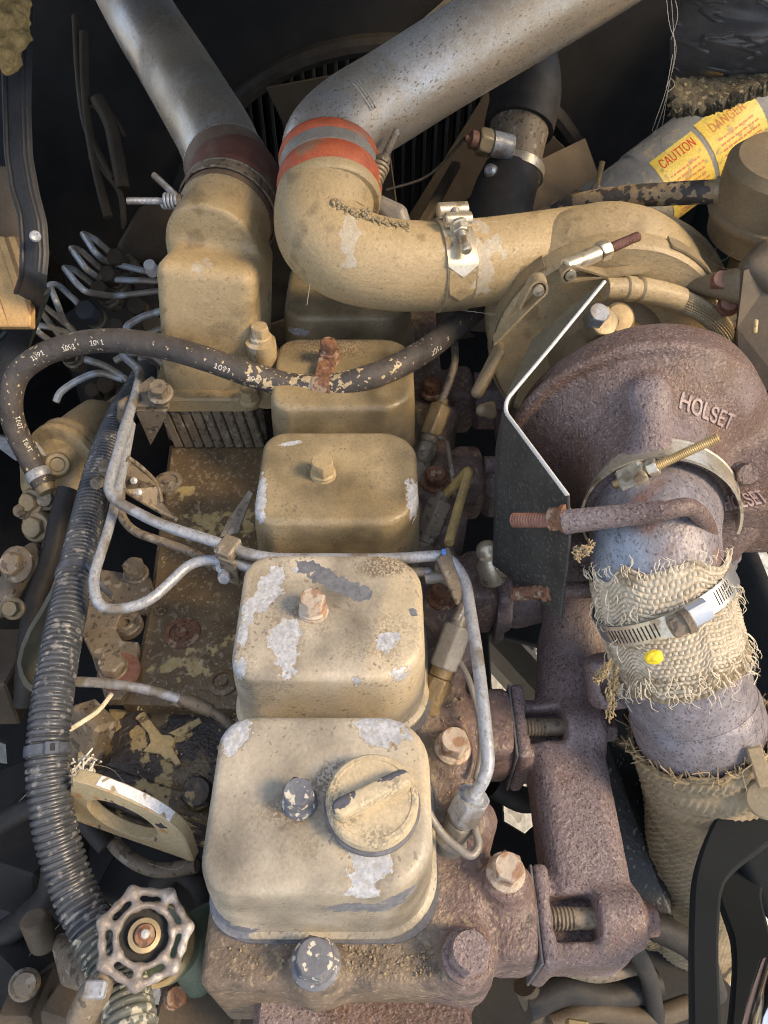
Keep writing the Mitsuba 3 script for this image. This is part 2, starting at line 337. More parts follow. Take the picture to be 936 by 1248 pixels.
FLAKE = [(sp(580, 300, .60), (.022, .03, .014)), (sp(590, 335, .60), (.010, .02, .014)), (sp(765, 270, .63), (.012, .02, .010)), (sp(244, 322, .605), (.008, .02, .009)), (sp(425, 290, .58), (.006, .02, .016)), (sp(314, 440, .66), (.004, .03, .03))]
def dusty(p, n, uv):
    c = mix((.24, .18, .095), (.38, .295, .17), N3(p, 22.0, 4)); c = mix(c, (.16, .12, .065), .6 * smoothstep(.58, .74, N3(p, 55.0, 4, 3.0)))
    c = mix(c, (.12, .095, .06), .4 * smoothstep(.68, .78, N3(p, 420.0, 2)))
    fk = mi.Float(9)
    for q, r in FLAKE: fk = dr.minimum(fk, spot(p, q, r))
    return mix(c, mix((.27, .235, .17), (.43, .40, .335), N3(p, 260.0, 3)), .85 * smoothstep(1.0, .86, fk + (N3(p, 110.0, 4, 8.0) - .5) * 3.2))
def cast_bump(p, n, uv): return N3(p, 330.0, 3) + .5 * N3(p, 950.0, 1, 2.0)
M('dusty_tan', dusty, .5, .4, bump=cast_bump, bscale=.0005)

def rust(p, n, uv, a=(.072, .046, .038), b_=(.160, .112, .098), k=.8):
    c = mix(a, b_, N3(p, 480.0, 3)); c = mix(c, mix((.060, .036, .028), (.150, .082, .045), N3(p, 60.0, 3, 4.0)), k * smoothstep(.42, .66, N3(p, 24.0, 5, 3.0))); c = mix(c, (.215, .18, .185), .55 * smoothstep(.52, .68, N3(p, 17.0, 3, 9.0)))
    c = mix(c, (.31, .26, .25), .40 * smoothstep(.60, .74, N3(p, 900.0, 2, 2.0))); return mix(c, (.035, .022, .020), .75 * smoothstep(.60, .74, N3(p, 980.0, 2, 6.0)))
def rust_bump(p, n, uv): return N3(p, 560.0, 2) + .5 * N3(p, 1300.0, 1)
M('purple_iron', lambda p, n, uv: rust(p, n, uv, (.092, .068, .068), (.205, .163, .166), .45), .5, .5, bump=rust_bump, bscale=.0006)
M('rusty_iron', rust, .55, .5, bump=rust_bump, bscale=.0008)

def rust2(p, n, uv):
    c = mix((.075, .038, .024), (.23, .112, .058), N3(p, 190.0, 3)); c = mix(c, (.33, .25, .17), .7 * smoothstep(.55, .68, N3(p, 150.0, 3, 4.0))); return mix(c, (.05, .03, .025), .7 * smoothstep(.6, .7, N3(p, 420.0, 2, 1.0)))
M('orange_rust', rust2, .65, .4, bump=cast_bump, bscale=.0006)

def galv(p, n, uv):
    c = mix((.22, .23, .25), (.38, .40, .425), N3(p, 300.0, 3)); c = mix(c, (.15, .125, .09), .85 * smoothstep(.50, .66, N3(p, 45.0, 4, 2.0)))
    return mix(c, (.14, .125, .11), .5 * smoothstep(.62, .74, N3(p, 620.0, 2, 5.0)))
M('galvanised', galv, .42, .5, .25, bump=cast_bump, bscale=.0002)

def dirty(p, n, uv):
    c = mix((.105, .082, .055), (.23, .19, .14), N3(p, 60.0, 4)); c = mix(c, (.32, .29, .24), .6 * smoothstep(.63, .72, N3(p, 130.0, 3, 3.0))); return mix(c, (.05, .042, .035), .7 * smoothstep(.62, .7, N3(p, 300.0, 2, 6.0)))
M('dirty_steel', dirty, .55, .45, .15, bump=cast_bump, bscale=.0004)

def pipe_col(p, n, uv):
    c = mix((.42, .41, .39), (.60, .60, .60), N3(p, 25.0, 3)); d = smoothstep(.34, .66, N3(p, 6.5, 4, 2.0) + .25 * (N3(p, 160.0, 3) - .5)); c = mix(c, (.40, .33, .235), .85 * d)
    return mix(c, (.16, .10, .06), .7 * smoothstep(.68, .76, N3(p, 520.0, 2, 4.0)) * smoothstep(.45, .6, N3(p, 20.0, 2, 7.0)))
def pipe_rough(p, n, uv): return .30 + .30 * smoothstep(.40, .70, N3(p, 14.0, 3, 2.0)) + .08 * N3(p, 300.0, 2)
M('aluminised_pipe', pipe_col, pipe_rough, .5, .6, bump=cast_bump, bscale=.00012)

def loom(p, n, uv): return mix(mix((.028, .031, .036), (.070, .077, .088), N3(p, 120.0, 3)), (.21, .205, .195), .75 * smoothstep(.57, .72, N3(p, 260.0, 3, 4.0) + .25 * (N3(p, 18.0, 2, 1.0) - .5)))
M('black_plastic', loom, .36, .5)

FLECKS = [sp(30, 495, .56), sp(20, 480, .56), sp(210, 425, .57), sp(185, 420, .57), sp(235, 432, .58), sp(165, 425, .57), sp(385, 472, .62), sp(465, 455, .66), sp(500, 440, .68), sp(552, 405, .72), sp(430, 470, .64), sp(320, 462, .6), sp(55, 440, .56)]
def rubber(p, n, uv):
    near = mi.Float(9)
    for c in FLECKS: near = dr.minimum(near, spot(p, c, (.03, .03, .03)))
    m = smoothstep(.50, .56, N3(p, 300.0, 3, 3.0) + .30 * smoothstep(1.2, .1, near) - .19)
    return mix(mix((.030, .026, .024), (.085, .075, .068), N3(p, 110.0, 4)), mix((.30, .22, .11), (.48, .40, .27), N3(p, 200.0, 2)), m)
M('rubber', rubber, .6, .4, bump=cast_bump, bscale=.0006)

YEL = [(az(262, 600, .94), (.045, .035)), (az(225, 770, .94), (.028, .022)), (az(190, 775, .94), (.016, .012)), (az(290, 740, .94), (.02, .012)), (az(215, 560, .94), (.015, .012))]
def oily(p, n, uv):
    near = mi.Float(9)
    for c, r in YEL: near = dr.minimum(near, dr.sqrt(dr.square((p.x - float(c[0])) / r[0]) + dr.square((p.y - float(c[1])) / r[1])))
    c = mix((.075, .050, .027), (.185, .130, .068), N3(p, 55.0, 4)); c = mix(c, (.26, .215, .155), .6 * smoothstep(.58, .72, N3(p, 340.0, 3, 4.0)))
    y = smoothstep(.54, .66, N3(p, 150.0, 5, 2.0) + .34 * smoothstep(1.25, .1, near) - .17); return mix(c, mix((.34, .235, .075), (.44, .36, .2), N3(p, 200.0, 2)), y)
M('oily_plate', oily, .42, .5, bump=cast_bump, bscale=.0007)

def head_iron(p, n, uv):
    c = mix((.075, .055, .042), (.18, .14, .095), N3(p, 48.0, 4)); c = mix(c, mix((.085, .055, .052), (.165, .115, .11), N3(p, 300.0, 2)), .85 * smoothstep(.065, .095, p.x + .05 * (N3(p, 40.0, 2) - .5)))
    c = mix(c, (.30, .24, .155), .5 * smoothstep(.56, .74, N3(p, 320.0, 4, 4.0))); return mix(c, (.035, .030, .028), .6 * smoothstep(.56, .72, N3(p, 110.0, 5, 6.0)))
M('head_iron', head_iron, .5, .5, bump=rust_bump, bscale=.0008)

def crust(p, n, uv):
    c = mix((.018, .016, .016), (.060, .048, .040), N3(p, 70.0, 4)); c = mix(c, (.15, .11, .06), .8 * smoothstep(.52, .64, N3(p, 60.0, 5, 6.0))); return mix(c, mix((.30, .22, .09), (.38, .29, .15), N3(p, 60.0, 2)), smoothstep(.60, .65, N3(p, 85.0, 5, 3.0)))
M('oil_caked', crust, .42, .5, bump=rust_bump, bscale=.0012)

def black_paint(p, n, uv): return mix(mix((.010, .011, .011), (.024, .025, .024), N3(p, 40.0, 3)), (.16, .15, .125), .7 * smoothstep(.70, .76, N3(p, 420.0, 2, 3.0)))
M('black_paint', black_paint, .42, .45, bump=cast_bump, bscale=.0003)
def murk(p, n, uv): return mix((.010, .011, .012), (.030, .029, .028), N3(p, 25.0, 4))
M('bay_black', murk, .65, .3)
M('dark_rubber', lambda p, n, uv: mix((.016, .016, .016), (.040, .037, .034), N3(p, 80.0, 3)), .6, .3)
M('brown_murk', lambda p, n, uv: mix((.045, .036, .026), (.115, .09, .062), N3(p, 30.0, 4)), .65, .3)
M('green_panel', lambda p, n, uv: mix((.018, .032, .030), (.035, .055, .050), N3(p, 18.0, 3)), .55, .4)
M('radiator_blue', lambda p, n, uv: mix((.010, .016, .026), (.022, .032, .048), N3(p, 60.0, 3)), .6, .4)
M('silicone', lambda p, n, uv: mix(mix((.26, .055, .026), (.40, .105, .045), N3(p, 90.0, 3)), (.20, .13, .085), .8 * smoothstep(.50, .66, N3(p, 40.0, 4, 3.0))), .55, .4, bump=cast_bump, bscale=.0003)
M('silicone_dusty', lambda p, n, uv: mix((.09, .06, .04), (.19, .14, .10), N3(p, 60.0, 4)), .6, .35)
def weave(p, n, uv): return mix(mix((.36, .31, .225), (.54, .48, .375), N3(p, 120.0, 3)), (.24, .185, .115), .8 * smoothstep(.5, .7, N3(p, 45.0, 4, 3.0)))
M('glass_cloth', weave, .8, .2, sheen=.3)
M('glass_cloth_old', lambda p, n, uv: mix((.16, .13, .085), (.32, .26, .17), N3(p, 70.0, 3)), .85, .2)
M('frayed_yarn', lambda p, n, uv: mix((.50, .42, .28), (.74, .68, .55), N3(p, 150.0, 2)), .8, .2)
def scorched(p, n, uv):
    c = mix((.12, .105, .11), (.27, .25, .265), N3(p, 200.0, 3)); c = mix(c, (.25, .33, .42), .55 * smoothstep(.55, .68, N3(p, 16.0, 3, 4.0))); c = mix(c, (.20, .10, .065), .7 * smoothstep(.58, .68, N3(p, 30.0, 3, 8.0))); return mix(c, (.05, .04, .04), .65 * smoothstep(.60, .72, N3(p, 900.0, 2, 2.0)))
M('scorched_steel', scorched, .5, .5, .2, bump=cast_bump, bscale=.0005)
M('zinc_gold', lambda p, n, uv: mix(mix((.48, .42, .30), (.66, .61, .50), N3(p, 80.0, 3)), (.22, .15, .08), .7 * smoothstep(.58, .7, N3(p, 120.0, 3, 3.0))), .34, .5, .7)
M('bright_steel', (.50, .52, .54), .42, .5, .9)
M('brass', lambda p, n, uv: mix((.30, .21, .09), (.50, .38, .19), N3(p, 130.0, 3)), .38, .5, .5)
M('white_print', lambda p, n, uv: mix((.60, .58, .52), (.06, .055, .05), smoothstep(.55, .68, N3(p, 420.0, 2, 3.0))), .7, .3)
M('chalk_flake', (.72, .73, .72), .6, .3)
M('yellow_film', lambda p, n, uv: mix(mix((.62, .45, .045), (.70, .58, .18), N3(p, 40.0, 3)), (.30, .24, .12), .7 * smoothstep(.55, .72, N3(p, 150.0, 4, 5.0))), .42, .5)
M('red_print', (.58, .06, .03), .5, .4)
M('grey_jacket', lambda p, n, uv: mix(mix((.13, .14, .145), (.26, .265, .26), N3(p, 35.0, 4)), (.35, .30, .2), .6 * smoothstep(.58, .7, N3(p, 120.0, 3, 2.0))), .55, .4)
M('vinyl', lambda p, n, uv: mix((.030, .030, .033), (.065, .063, .062), N3(p, 60.0, 3)), .36, .5)
M('foam', lambda p, n, uv: mix(mix((.03, .027, .021), (.12, .104, .072), N3(p, 240.0, 3)), (.24, .20, .12), .7 * smoothstep(.6, .7, N3(p, 330.0, 2, 2.0))), .9, .1)
M('yellow_foam', lambda p, n, uv: mix((.07, .048, .02), (.36, .25, .10), N3(p, 140.0, 4)), .8, .2)
def plywood(p, n, uv): s = fbm((p.x + .5 * p.z) * 90, p.y * 6, p.z * 90, 4); return mix(mix((.27, .155, .06), (.50, .33, .145), s), (.13, .07, .03), .8 * smoothstep(.62, .7, fbm(p.x * 220 + p.z * 110, p.y * 7, 2.0, 3)))
M('plywood', plywood, .65, .3)
def concrete(p, n, uv): return mix(mix((.42, .42, .39), (.58, .58, .545), N3(p, 9.0, 4)), (.27, .26, .235), .7 * smoothstep(.60, .68, N3(p, 60.0, 3, 3.0)))
M('concrete', concrete, .8, .3, bump=lambda p, n, uv: N3(p, 70.0, 3), bscale=.006)
M('rail_paint', lambda p, n, uv: mix((.22, .19, .14), (.36, .32, .25), N3(p, 20.0, 4)), .6, .4)
M('green_paint', lambda p, n, uv: mix((.045, .075, .055), (.13, .15, .10), N3(p, 70.0, 4)), .4, .5)
M('wheel_brown', lambda p, n, uv: mix(mix((.10, .085, .075), (.26, .235, .215), N3(p, 130.0, 3)), (.45, .44, .43), .6 * smoothstep(.58, .68, N3(p, 90.0, 3, 4.0))), .5, .5, .15, bump=cast_bump, bscale=.0005)
M('web_silk', (.34, .32, .27), .8, .2)
M('yellow_blob', (.75, .55, .03), .5, .4)
def tan_cap(p, n, uv):
    c = mix((.37, .30, .19), (.46, .39, .26), N3(p, 60.0, 3)); c = mix(c, (.15, .135, .105), .7 * smoothstep(.48, .66, N3(p, 60.0, 3, 9.0)) * smoothstep(.36, .64, N3(p, 900.0, 2, 1.0)))
    e = dr.minimum(spot(p, az(414, 976, 1.02), (.008, .005, .006), .45), spot(p, az(482, 942, 1.02), (.011, .0035, .006), .45)); return mix(c, (.075, .075, .09), smoothstep(1.0, .94, e + (N3(p, 330.0, 3) - .5) * 1.3))
M('tan_cap', tan_cap, .5, .45, bump=cast_bump, bscale=.0004)
def bdark(p, n, uv): return mix(mix((.07, .075, .09), (.16, .165, .18), N3(p, 170.0, 3)), (.45, .42, .34), smoothstep(.60, .66, N3(p, 300.0, 3, 3.0)))
M('bolt_dark', bdark, .42, .5, bump=cast_bump, bscale=.0004)
def bpale(p, n, uv): return mix(mix((.30, .24, .18), (.50, .43, .35), N3(p, 150.0, 3)), (.23, .115, .055), .8 * smoothstep(.48, .64, N3(p, 170.0, 4, 6.0)))
M('bolt_pale', bpale, .5, .5, .1, bump=cast_bump, bscale=.0004)
M('gasket_grey', lambda p, n, uv: mix((.05, .05, .055), (.15, .15, .165), N3(p, 150.0, 3)), .5, .4)
M('tan_clean', lambda p, n, uv: mix(mix((.36, .27, .12), (.47, .37, .2), N3(p, 60.0, 3)), (.09, .06, .035), .8 * smoothstep(.60, .66, N3(p, 160.0, 3, 3.0))), .5, .4)
def worn(p, n, uv):
    c = mix((.30, .23, .12), (.44, .36, .22), N3(p, 50.0, 3)); c = mix(c, (.045, .042, .045), smoothstep(.66, .70, N3(p, 75.0, 3, 8.0)))
    return mix(c, (.36, .15, .05), .7 * smoothstep(.64, .70, N3(p, 100.0, 3, 2.0)))
M('trim_black', lambda p, n, uv: mix((.010, .011, .013), (.026, .027, .029), N3(p, 50.0, 3)), .5, .35)
M('shield_paint', lambda p, n, uv: mix(mix((.018, .019, .019), (.048, .048, .044), N3(p, 60.0, 4)), (.13, .125, .105), .45 * smoothstep(.64, .76, N3(p, 620.0, 2, 3.0))), .5, .4, bump=cast_bump, bscale=.0003)
M('olive_dust_lit', lambda p, n, uv: mix((.055, .052, .036), (.12, .112, .08), N3(p, 60.0, 4)), .6, .35)
M('worn_white', lambda p, n, uv: mix((.64, .64, .63), (.30, .22, .13), smoothstep(.54, .62, N3(p, 140.0, 3))), .5, .4)
M('silicone_dull', lambda p, n, uv: mix(mix((.09, .045, .034), (.15, .065, .048), N3(p, 90.0, 3)), (.13, .10, .07), .9 * smoothstep(.46, .62, N3(p, 40.0, 4, 3.0))), .6, .35)
M('tan_worn', worn, .5, .4, bump=cast_bump, bscale=.0004)
M('galvanised_dull', lambda p, n, uv: mix((.16, .15, .13), (.30, .28, .25), N3(p, 60.0, 4)), .5, .4, .3)
M('rusty_worn', lambda p, n, uv: mix((.20, .135, .12), (.34, .27, .26), N3(p, 240.0, 3)), .5, .5)
M('dirty_tan', lambda p, n, uv: mix((.17, .13, .07), (.34, .275, .175), N3(p, 60.0, 3)), .48, .45, .3)
M('rust_red', lambda p, n, uv: mix((.10, .042, .028), (.24, .125, .09), N3(p, 220.0, 3)), .55, .4)
M('edge_white', (.62, .62, .60), .4, .5, .3)
M('yarn_brown', lambda p, n, uv: mix((.22, .16, .08), (.42, .33, .20), N3(p, 150.0, 2)), .85, .2)
M('brass_old', lambda p, n, uv: mix((.13, .095, .05), (.28, .21, .11), N3(p, 130.0, 3)), .45, .45, .35)
M('brass_line', lambda p, n, uv: mix((.22, .16, .08), (.50, .36, .13), N3(p, 90.0, 3)), .38, .5, .3)
M('blue_mark', (.10, .22, .55), .4, .5)
def loomg(p, n, uv): return mix(mix((.05, .055, .05), (.13, .135, .115), N3(p, 120.0, 3)), (.40, .38, .30), .8 * smoothstep(.56, .66, N3(p, 220.0, 3, 4.0)))
M('loom_green', loomg, .5, .4)
M('tie_black', lambda p, n, uv: mix((.03, .035, .045), (.10, .115, .14), N3(p, 200.0, 3)), .4, .5)
def pline(p, n, uv): return mix(mix((.21, .185, .15), (.42, .385, .33), N3(p, 70.0, 4)), (.48, .53, .58), smoothstep(.44, .60, N3(p, 40.0, 3, 3.0)))
M('pump_line', pline, .40, .5, .25)
M('galvanised_dark', (.06, .065, .08), .45, .5)
M('matt_black', (.012, .014, .015), .7, .15)
M('chrome', (.75, .77, .80), .08, .5, 1.0)
M('red_faded', (.55, .20, .08), .5, .4)
M('green_black', lambda p, n, uv: mix((.012, .02, .02), (.05, .06, .055), N3(p, 70.0, 4)), .45, .5)
M('brown_tan', lambda p, n, uv: mix((.10, .075, .042), (.21, .16, .095), N3(p, 34.0, 4)), .5, .4)
M('brown_dirty', lambda p, n, uv: mix((.035, .028, .02), (.13, .10, .065), N3(p, 40.0, 4)), .55, .4)
def rtan(p, n, uv): return mix(mix((.03, .026, .022), (.07, .06, .05), N3(p, 110.0, 3)), mix((.16, .11, .055), (.30, .23, .14), N3(p, 200.0, 2)), smoothstep(.47, .53, N3(p, 130.0, 4, 3.0)))
M('rubber_tan', rtan, .6, .4, bump=cast_bump, bscale=.0006)
M('grit', lambda p, n, uv: mix((.10, .075, .045), (.42, .34, .21), N3(p, 260.0, 2, 4.0)), .85, .2)

# ------------------------------------------------------------------ the setting: ground, the engine bay round the engine
struct('ground', tm([[-40, -40, .22], [40, -40, .22], [40, 40, .22], [-40, 40, .22]], [[0, 1, 2], [0, 2, 3]]), 'concrete')

bay = thing('engine_bay', 'black painted walls of the engine bay around and behind the engine', 'engine bay')
part(bay, 'left_wall', box((-.60, .47, .76), (.02, 1.66, .52), .004), 'bay_black')
part(bay, 'right_wall', box((.545, .60, .895), (.02, 1.16, .55), .004), 'green_panel', label='dark green side wall panel')
part(bay, 'rear_wall', box((0, 1.30, 1.10), (1.22, .02, 1.2), .004), 'bay_black')
roof_shade = thing('bay_roof', 'dark underside of the body above the far half of the engine', 'body panel')  # added slab out of view, its edges set to shade the rear
part(roof_shade, 'roof_panel', box((-.185, .90, 1.41), (1.13, 1.12, .02), .004), 'bay_black')

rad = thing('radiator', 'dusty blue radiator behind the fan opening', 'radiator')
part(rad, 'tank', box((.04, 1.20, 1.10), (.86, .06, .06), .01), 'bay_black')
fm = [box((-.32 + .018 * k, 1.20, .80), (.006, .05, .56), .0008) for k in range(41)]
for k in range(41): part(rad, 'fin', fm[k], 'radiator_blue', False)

sh = thing('fan_shroud', 'black fan shroud with a large round opening', 'fan shroud')
FC = A(.05, 1.0, .69)
a = np.linspace(0, 2 * np.pi, 60, endpoint=False)
part(sh, 'face', plate([(-.55, -.45), (.55, -.45), (.55, .55), (-.55, .55)], [circ(0, 0, .352, 60)], FC + A(0, .02, 0), (1, 0, 0), (0, 0, 1), .012, .002), 'bay_black')
part(sh, 'ring', sweep(np.array([FC + A(.352 * np.cos(t), 0, .352 * np.sin(t)) for t in np.linspace(0, 2 * np.pi, 80)]), .014, 10, False), 'dark_rubber')
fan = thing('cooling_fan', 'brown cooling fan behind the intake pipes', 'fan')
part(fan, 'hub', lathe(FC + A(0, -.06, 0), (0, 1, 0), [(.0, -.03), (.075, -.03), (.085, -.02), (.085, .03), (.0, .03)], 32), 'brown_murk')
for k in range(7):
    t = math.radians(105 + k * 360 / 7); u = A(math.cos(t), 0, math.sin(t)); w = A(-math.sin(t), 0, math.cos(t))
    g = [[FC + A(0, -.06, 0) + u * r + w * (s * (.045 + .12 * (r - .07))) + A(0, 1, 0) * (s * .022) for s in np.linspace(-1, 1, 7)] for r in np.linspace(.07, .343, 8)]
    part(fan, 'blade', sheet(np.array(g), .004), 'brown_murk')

# ------------------------------------------------------------------ cylinder head and block
def port(x, y, z=.897): return s_join(.010, s_box((x, y, z), (.024, .048, .052), .006), s_cap((.075, y, .900), (x, y, z), .024, .0235))
PORTY = [-.034, .084, .205, .325, .44]
def head_sdf():
    parts = [s_box((.0225, .30, .880), (.153, .745, .10), .006)]
    for y in PORTY: parts.append(port(.118, y))
    f = s_join(.009, *parts)
    bosses = []
    for px, py in ((385, 1180), (570, 1172), (552, 918), (540, 735), (530, 596), (617, 1070)):
        c = az(px, py, .935); bosses.append(s_cyl(c - A(0, 0, .04), c + A(0, 0, .001), .0125, .003))
    for y in (-.012, .108, .228, .348): bosses.append(s_cap((.094, y + .022, .90), (.098, y + .026, .930), .0155, .0135))
    f2 = s_join(.012, f, *bosses)
    return s_join(.008, f2, s_box((.0135, .002, .925), (.122, .1, .012), .005), s_box((.0135, .122, .925), (.122, .1, .012), .005))
hd = thing('cylinder_head', 'dirty brown iron cylinder head under the tan rocker covers', 'cylinder head')
part(hd, 'casting', solid(head_sdf(), (-.06, -.08, .82), (.145, .60, .96), .0026, .0004, 160), 'head_iron', True)
HB = [(385, 1174, 'galvanised_dark', 'dark blue grey'), (570, 1166, 'rusty_iron', ''), (552, 912, 'pale', ''), (540, 729, 'orange_rust', ''), (530, 590, 'orange_rust', ''), (526, 478, 'orange_rust', ''), (616, 1064, 'pale', '')]
for k, (px, py, m, _) in enumerate(HB):
    c = az(px, py, .936); s = [.0185, .0195, .0165, .0168, .0165, .016, .0155][k]
    part(hd, 'head_bolt', bolt(c, (0.02, -.02, 1), s, .013 if k < 2 else .010, 1.42, .004, .3 + .5 * k), {'galvanised_dark': 'bolt_dark', 'pale': 'bolt_pale'}.get(m, m), 30,
         ['dark grey head bolt in front of the cover', 'pitted purple brown head bolt', 'pale rusty head bolt', 'orange rusty head bolt', None, None, 'pale head bolt with marks on its head'][k])
blk = thing('engine_block', 'rusty brown engine block face below the cylinder head', 'engine block')
part(blk, 'rear_face', box((.032, -.060, .855), (.122, .06, .07), .004), 'rusty_iron')
part(blk, 'side', box((.03, .32, .70), (.17, .72, .20), .006), 'brown_murk')

# ------------------------------------------------------------------ rocker covers
def cover_mesh(zt, y0, y1, h=.066):
    cy, l, cx, w = (y0 + y1) / 2, y1 - y0, .0108, .1180; L = []
    rad = lambda s: [.027 + s, .018 + s, .019 + s, .030 + s]
    prof = [(0.0, -.0036), (.0042, -.0040), (.0050, -.0032), (.0062, -.0012), (.012, -.0008), (.045, .0002), (.057, .0011), (.0598, .0014)]
    prof += [(.066 - .0052 + .0052 * math.sin(t), .0016 + .0052 * (1 - math.cos(t))) for t in np.linspace(.1, 1.5, 7)] + [(.0660, .0070), (.0661, .0078), (.0663, .03)]
    for z, i in prof:
        s = max(-i, -.012); p = rbox(cx, cy, w - 2 * i, l - 2 * i, [max(r, .004) for r in rad(s * .6)]); L.append(np.hstack([p, np.full((len(p), 1), zt - h + z)]))
    return rings(L)
COV = [dict(y=(-.047, .049), m='cover with round filler cap, nearest of the five rocker covers, pale tan paint'), dict(y=(.068, .164), m='second tan rocker cover with large bare metal patches in its paint'), dict(y=(.187, .283), m='third rocker cover, smooth tan paint with a rusty centre bolt'),
       dict(y=(.306, .402), m='fourth rocker cover, the black hose clamped across its dirty top'), dict(y=(.428, .524), m='farthest rocker cover, shaded by the tan elbow pipe above it')]
for k, c in enumerate(COV):
    t = thing('rocker_cover', c['m'], 'rocker cover', 'rocker covers along the engine')
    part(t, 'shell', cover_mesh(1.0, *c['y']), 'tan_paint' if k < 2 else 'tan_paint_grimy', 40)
    y0, y1 = c['y']; gp = rbox(.0108, (y0 + y1) / 2, .128, y1 - y0 + .010, .027)
    part(t, 'gasket', rings([np.hstack([gp, np.full((len(gp), 1), z)]) for z in (.9300, .9345)]), 'gasket_grey')
    px, py = [(366, 978), (382, 745), (394, 579), (402, 437), (420, 352)][k]
    if k < 3:
        o = az(px, py, 1.0)
        part(t, 'washer', lathe(o, (0, 0, 1), [(.0085, -.001), (.0095, 0), (.0092, .0016), (.006, .002)], 24), ['bolt_dark', 'bolt_pale', 'dusty_tan'][k])
        part(t, 'bolt', bolt(o + A(0, 0, .0015), (0, .0, 1), [.0145, .0142, .0150][k], [.0105, .0105, .010][k], 1.22, .003, .35 + .4 * k), ['bolt_dark', 'bolt_pale', 'dusty_tan'][k], 30,
             ['grey bolt with flaking tan paint on its head', 'rust stained pale bolt', 'tan painted bolt'][k])

# filler cap with its grip bar, on the nearest cover
cc = az(454, 985, 1.0)
capk = thing('oil_filler_cap', 'round tan oil filler cap with a raised grip bar on the nearest rocker cover', 'filler cap')
part(capk, 'ring', lathe(cc, (0, 0, 1), [(.020, .000), (.0242, .0005), (.0246, .004), (.0235, .005), (.020, .0052)], 48), 'gasket_grey')
part(capk, 'disc', lathe(cc, (0, 0, 1), [(.020, .004), (.0228, .0045), (.0234, .006), (.0234, .0125), (.0222, .0140), (.0200, .0143), (.0195, .0136), (.008, .0136), (.002, .0136)], 56), 'tan_cap', 28)
d = unit((az(495, 938, 1.016) - az(410, 978, 1.016)) * A(1, 1, 0)); nn = A(-d[1], d[0], 0)
hb = []
for s, w, z in ((1.0, .0052, .0125), (1.0, .0050, .0200), (.97, .0040, .0220), (.955, .0025, .0226)):
    p = rbox(0, 0, .042 * s, w * 2, min(w * .98, .005)); hb.append(cc + p[:, :1] * d + p[:, 1:] * nn + A(0, 0, 1) * z)
part(capk, 'grip_bar', rings(hb), 'tan_cap', 30, 'grip bar with dark worn ends')

# ------------------------------------------------------------------ intake plenum on the left of the head
PZ = .900
def on(pts, z): return np.array([az(x, y, z)[:2] for x, y in pts])
XY = (A(1, 0, 0), A(0, 1, 0))
pl = thing('intake_plenum', 'oily brown intake plenum plate with yellow paint patches, left of the rocker covers', 'intake manifold')
o = on([(206, 540), (335, 540), (300, 862), (148, 855), (168, 800), (183, 720), (196, 620)], PZ); o[:, 0] = np.minimum(o[:, 0], -.0505)
part(pl, 'top_plate', plate(o, [], (0, 0, PZ - .034), *XY, .034, .0035), 'oily_plate')
o2 = on([(170, 850), (296, 850), (288, 885), (158, 880)], PZ - .01); o2[:, 0] = np.minimum(o2[:, 0], -.052)
part(pl, 'front_lip', plate(o2, [], (0, 0, PZ - .042), *XY, .022, .006), 'oily_plate')
for x, y, r, m, l in ((222, 772, .0115, 'orange_rust', 'rusty sunken plug'), (205, 588, .0105, 'dirty_steel', None), (272, 832, .009, 'oily_plate', None), (237, 652, .008, 'oily_plate', None), (196, 745, .004, 'oily_plate', None)):
    c = az(x, y, PZ)
    part(pl, 'plug', lathe(c, (0, 0, 1), [(r * 1.25, -.001), (r * 1.2, .0014), (r, .0022), (r * .82, .0022), (r * .78, .0006), (r * .42, .0005), (r * .36, .0026), (r * .1, .0026)], 24), m, 30, l)
dbr = thing('bracket_plate', 'grey brown bracket plate bolted along the left edge of the intake plenum', 'bracket')
o = on([(118, 692), (183, 703), (188, 722), (179, 742), (166, 742), (148, 748), (140, 765), (148, 780), (168, 782), (166, 800), (158, 838), (146, 852), (128, 852), (112, 800), (97, 768), (103, 730)], PZ + .006)
part(dbr, 'plate', plate(o, [], (0, 0, PZ - .004), *XY, .010, .001), 'dirty_steel')
for x, y, r in ((166, 700, .016), (139, 816, .017)):
    c = az(x, y, PZ + .006); part(dbr, 'bolt', bolt(c, (.05, -.05, 1), r, .010, 1.25, .003, .5), 'dirty_steel')
part(dbr, 'red_washer', lathe(az(145, 819, PZ + .006), (0, 0, 1), [(.0135, -.001), (.0155, .0002), (.015, .0016), (.004, .0017)], 28), 'rust_red', 30, 'brick red washer under the bolt')
c = az(155, 763, PZ - .003); part(dbr, 'socket_plug', lathe(c, (0, 0, 1), [(.0125, -.001), (.012, .004), (.0108, .0052), (.0078, .005), (.0065, .004), (.005, .0052), (.0036, .0052), (.0030, .001), (.0005, .001)], 28), 'dirty_steel', 30)
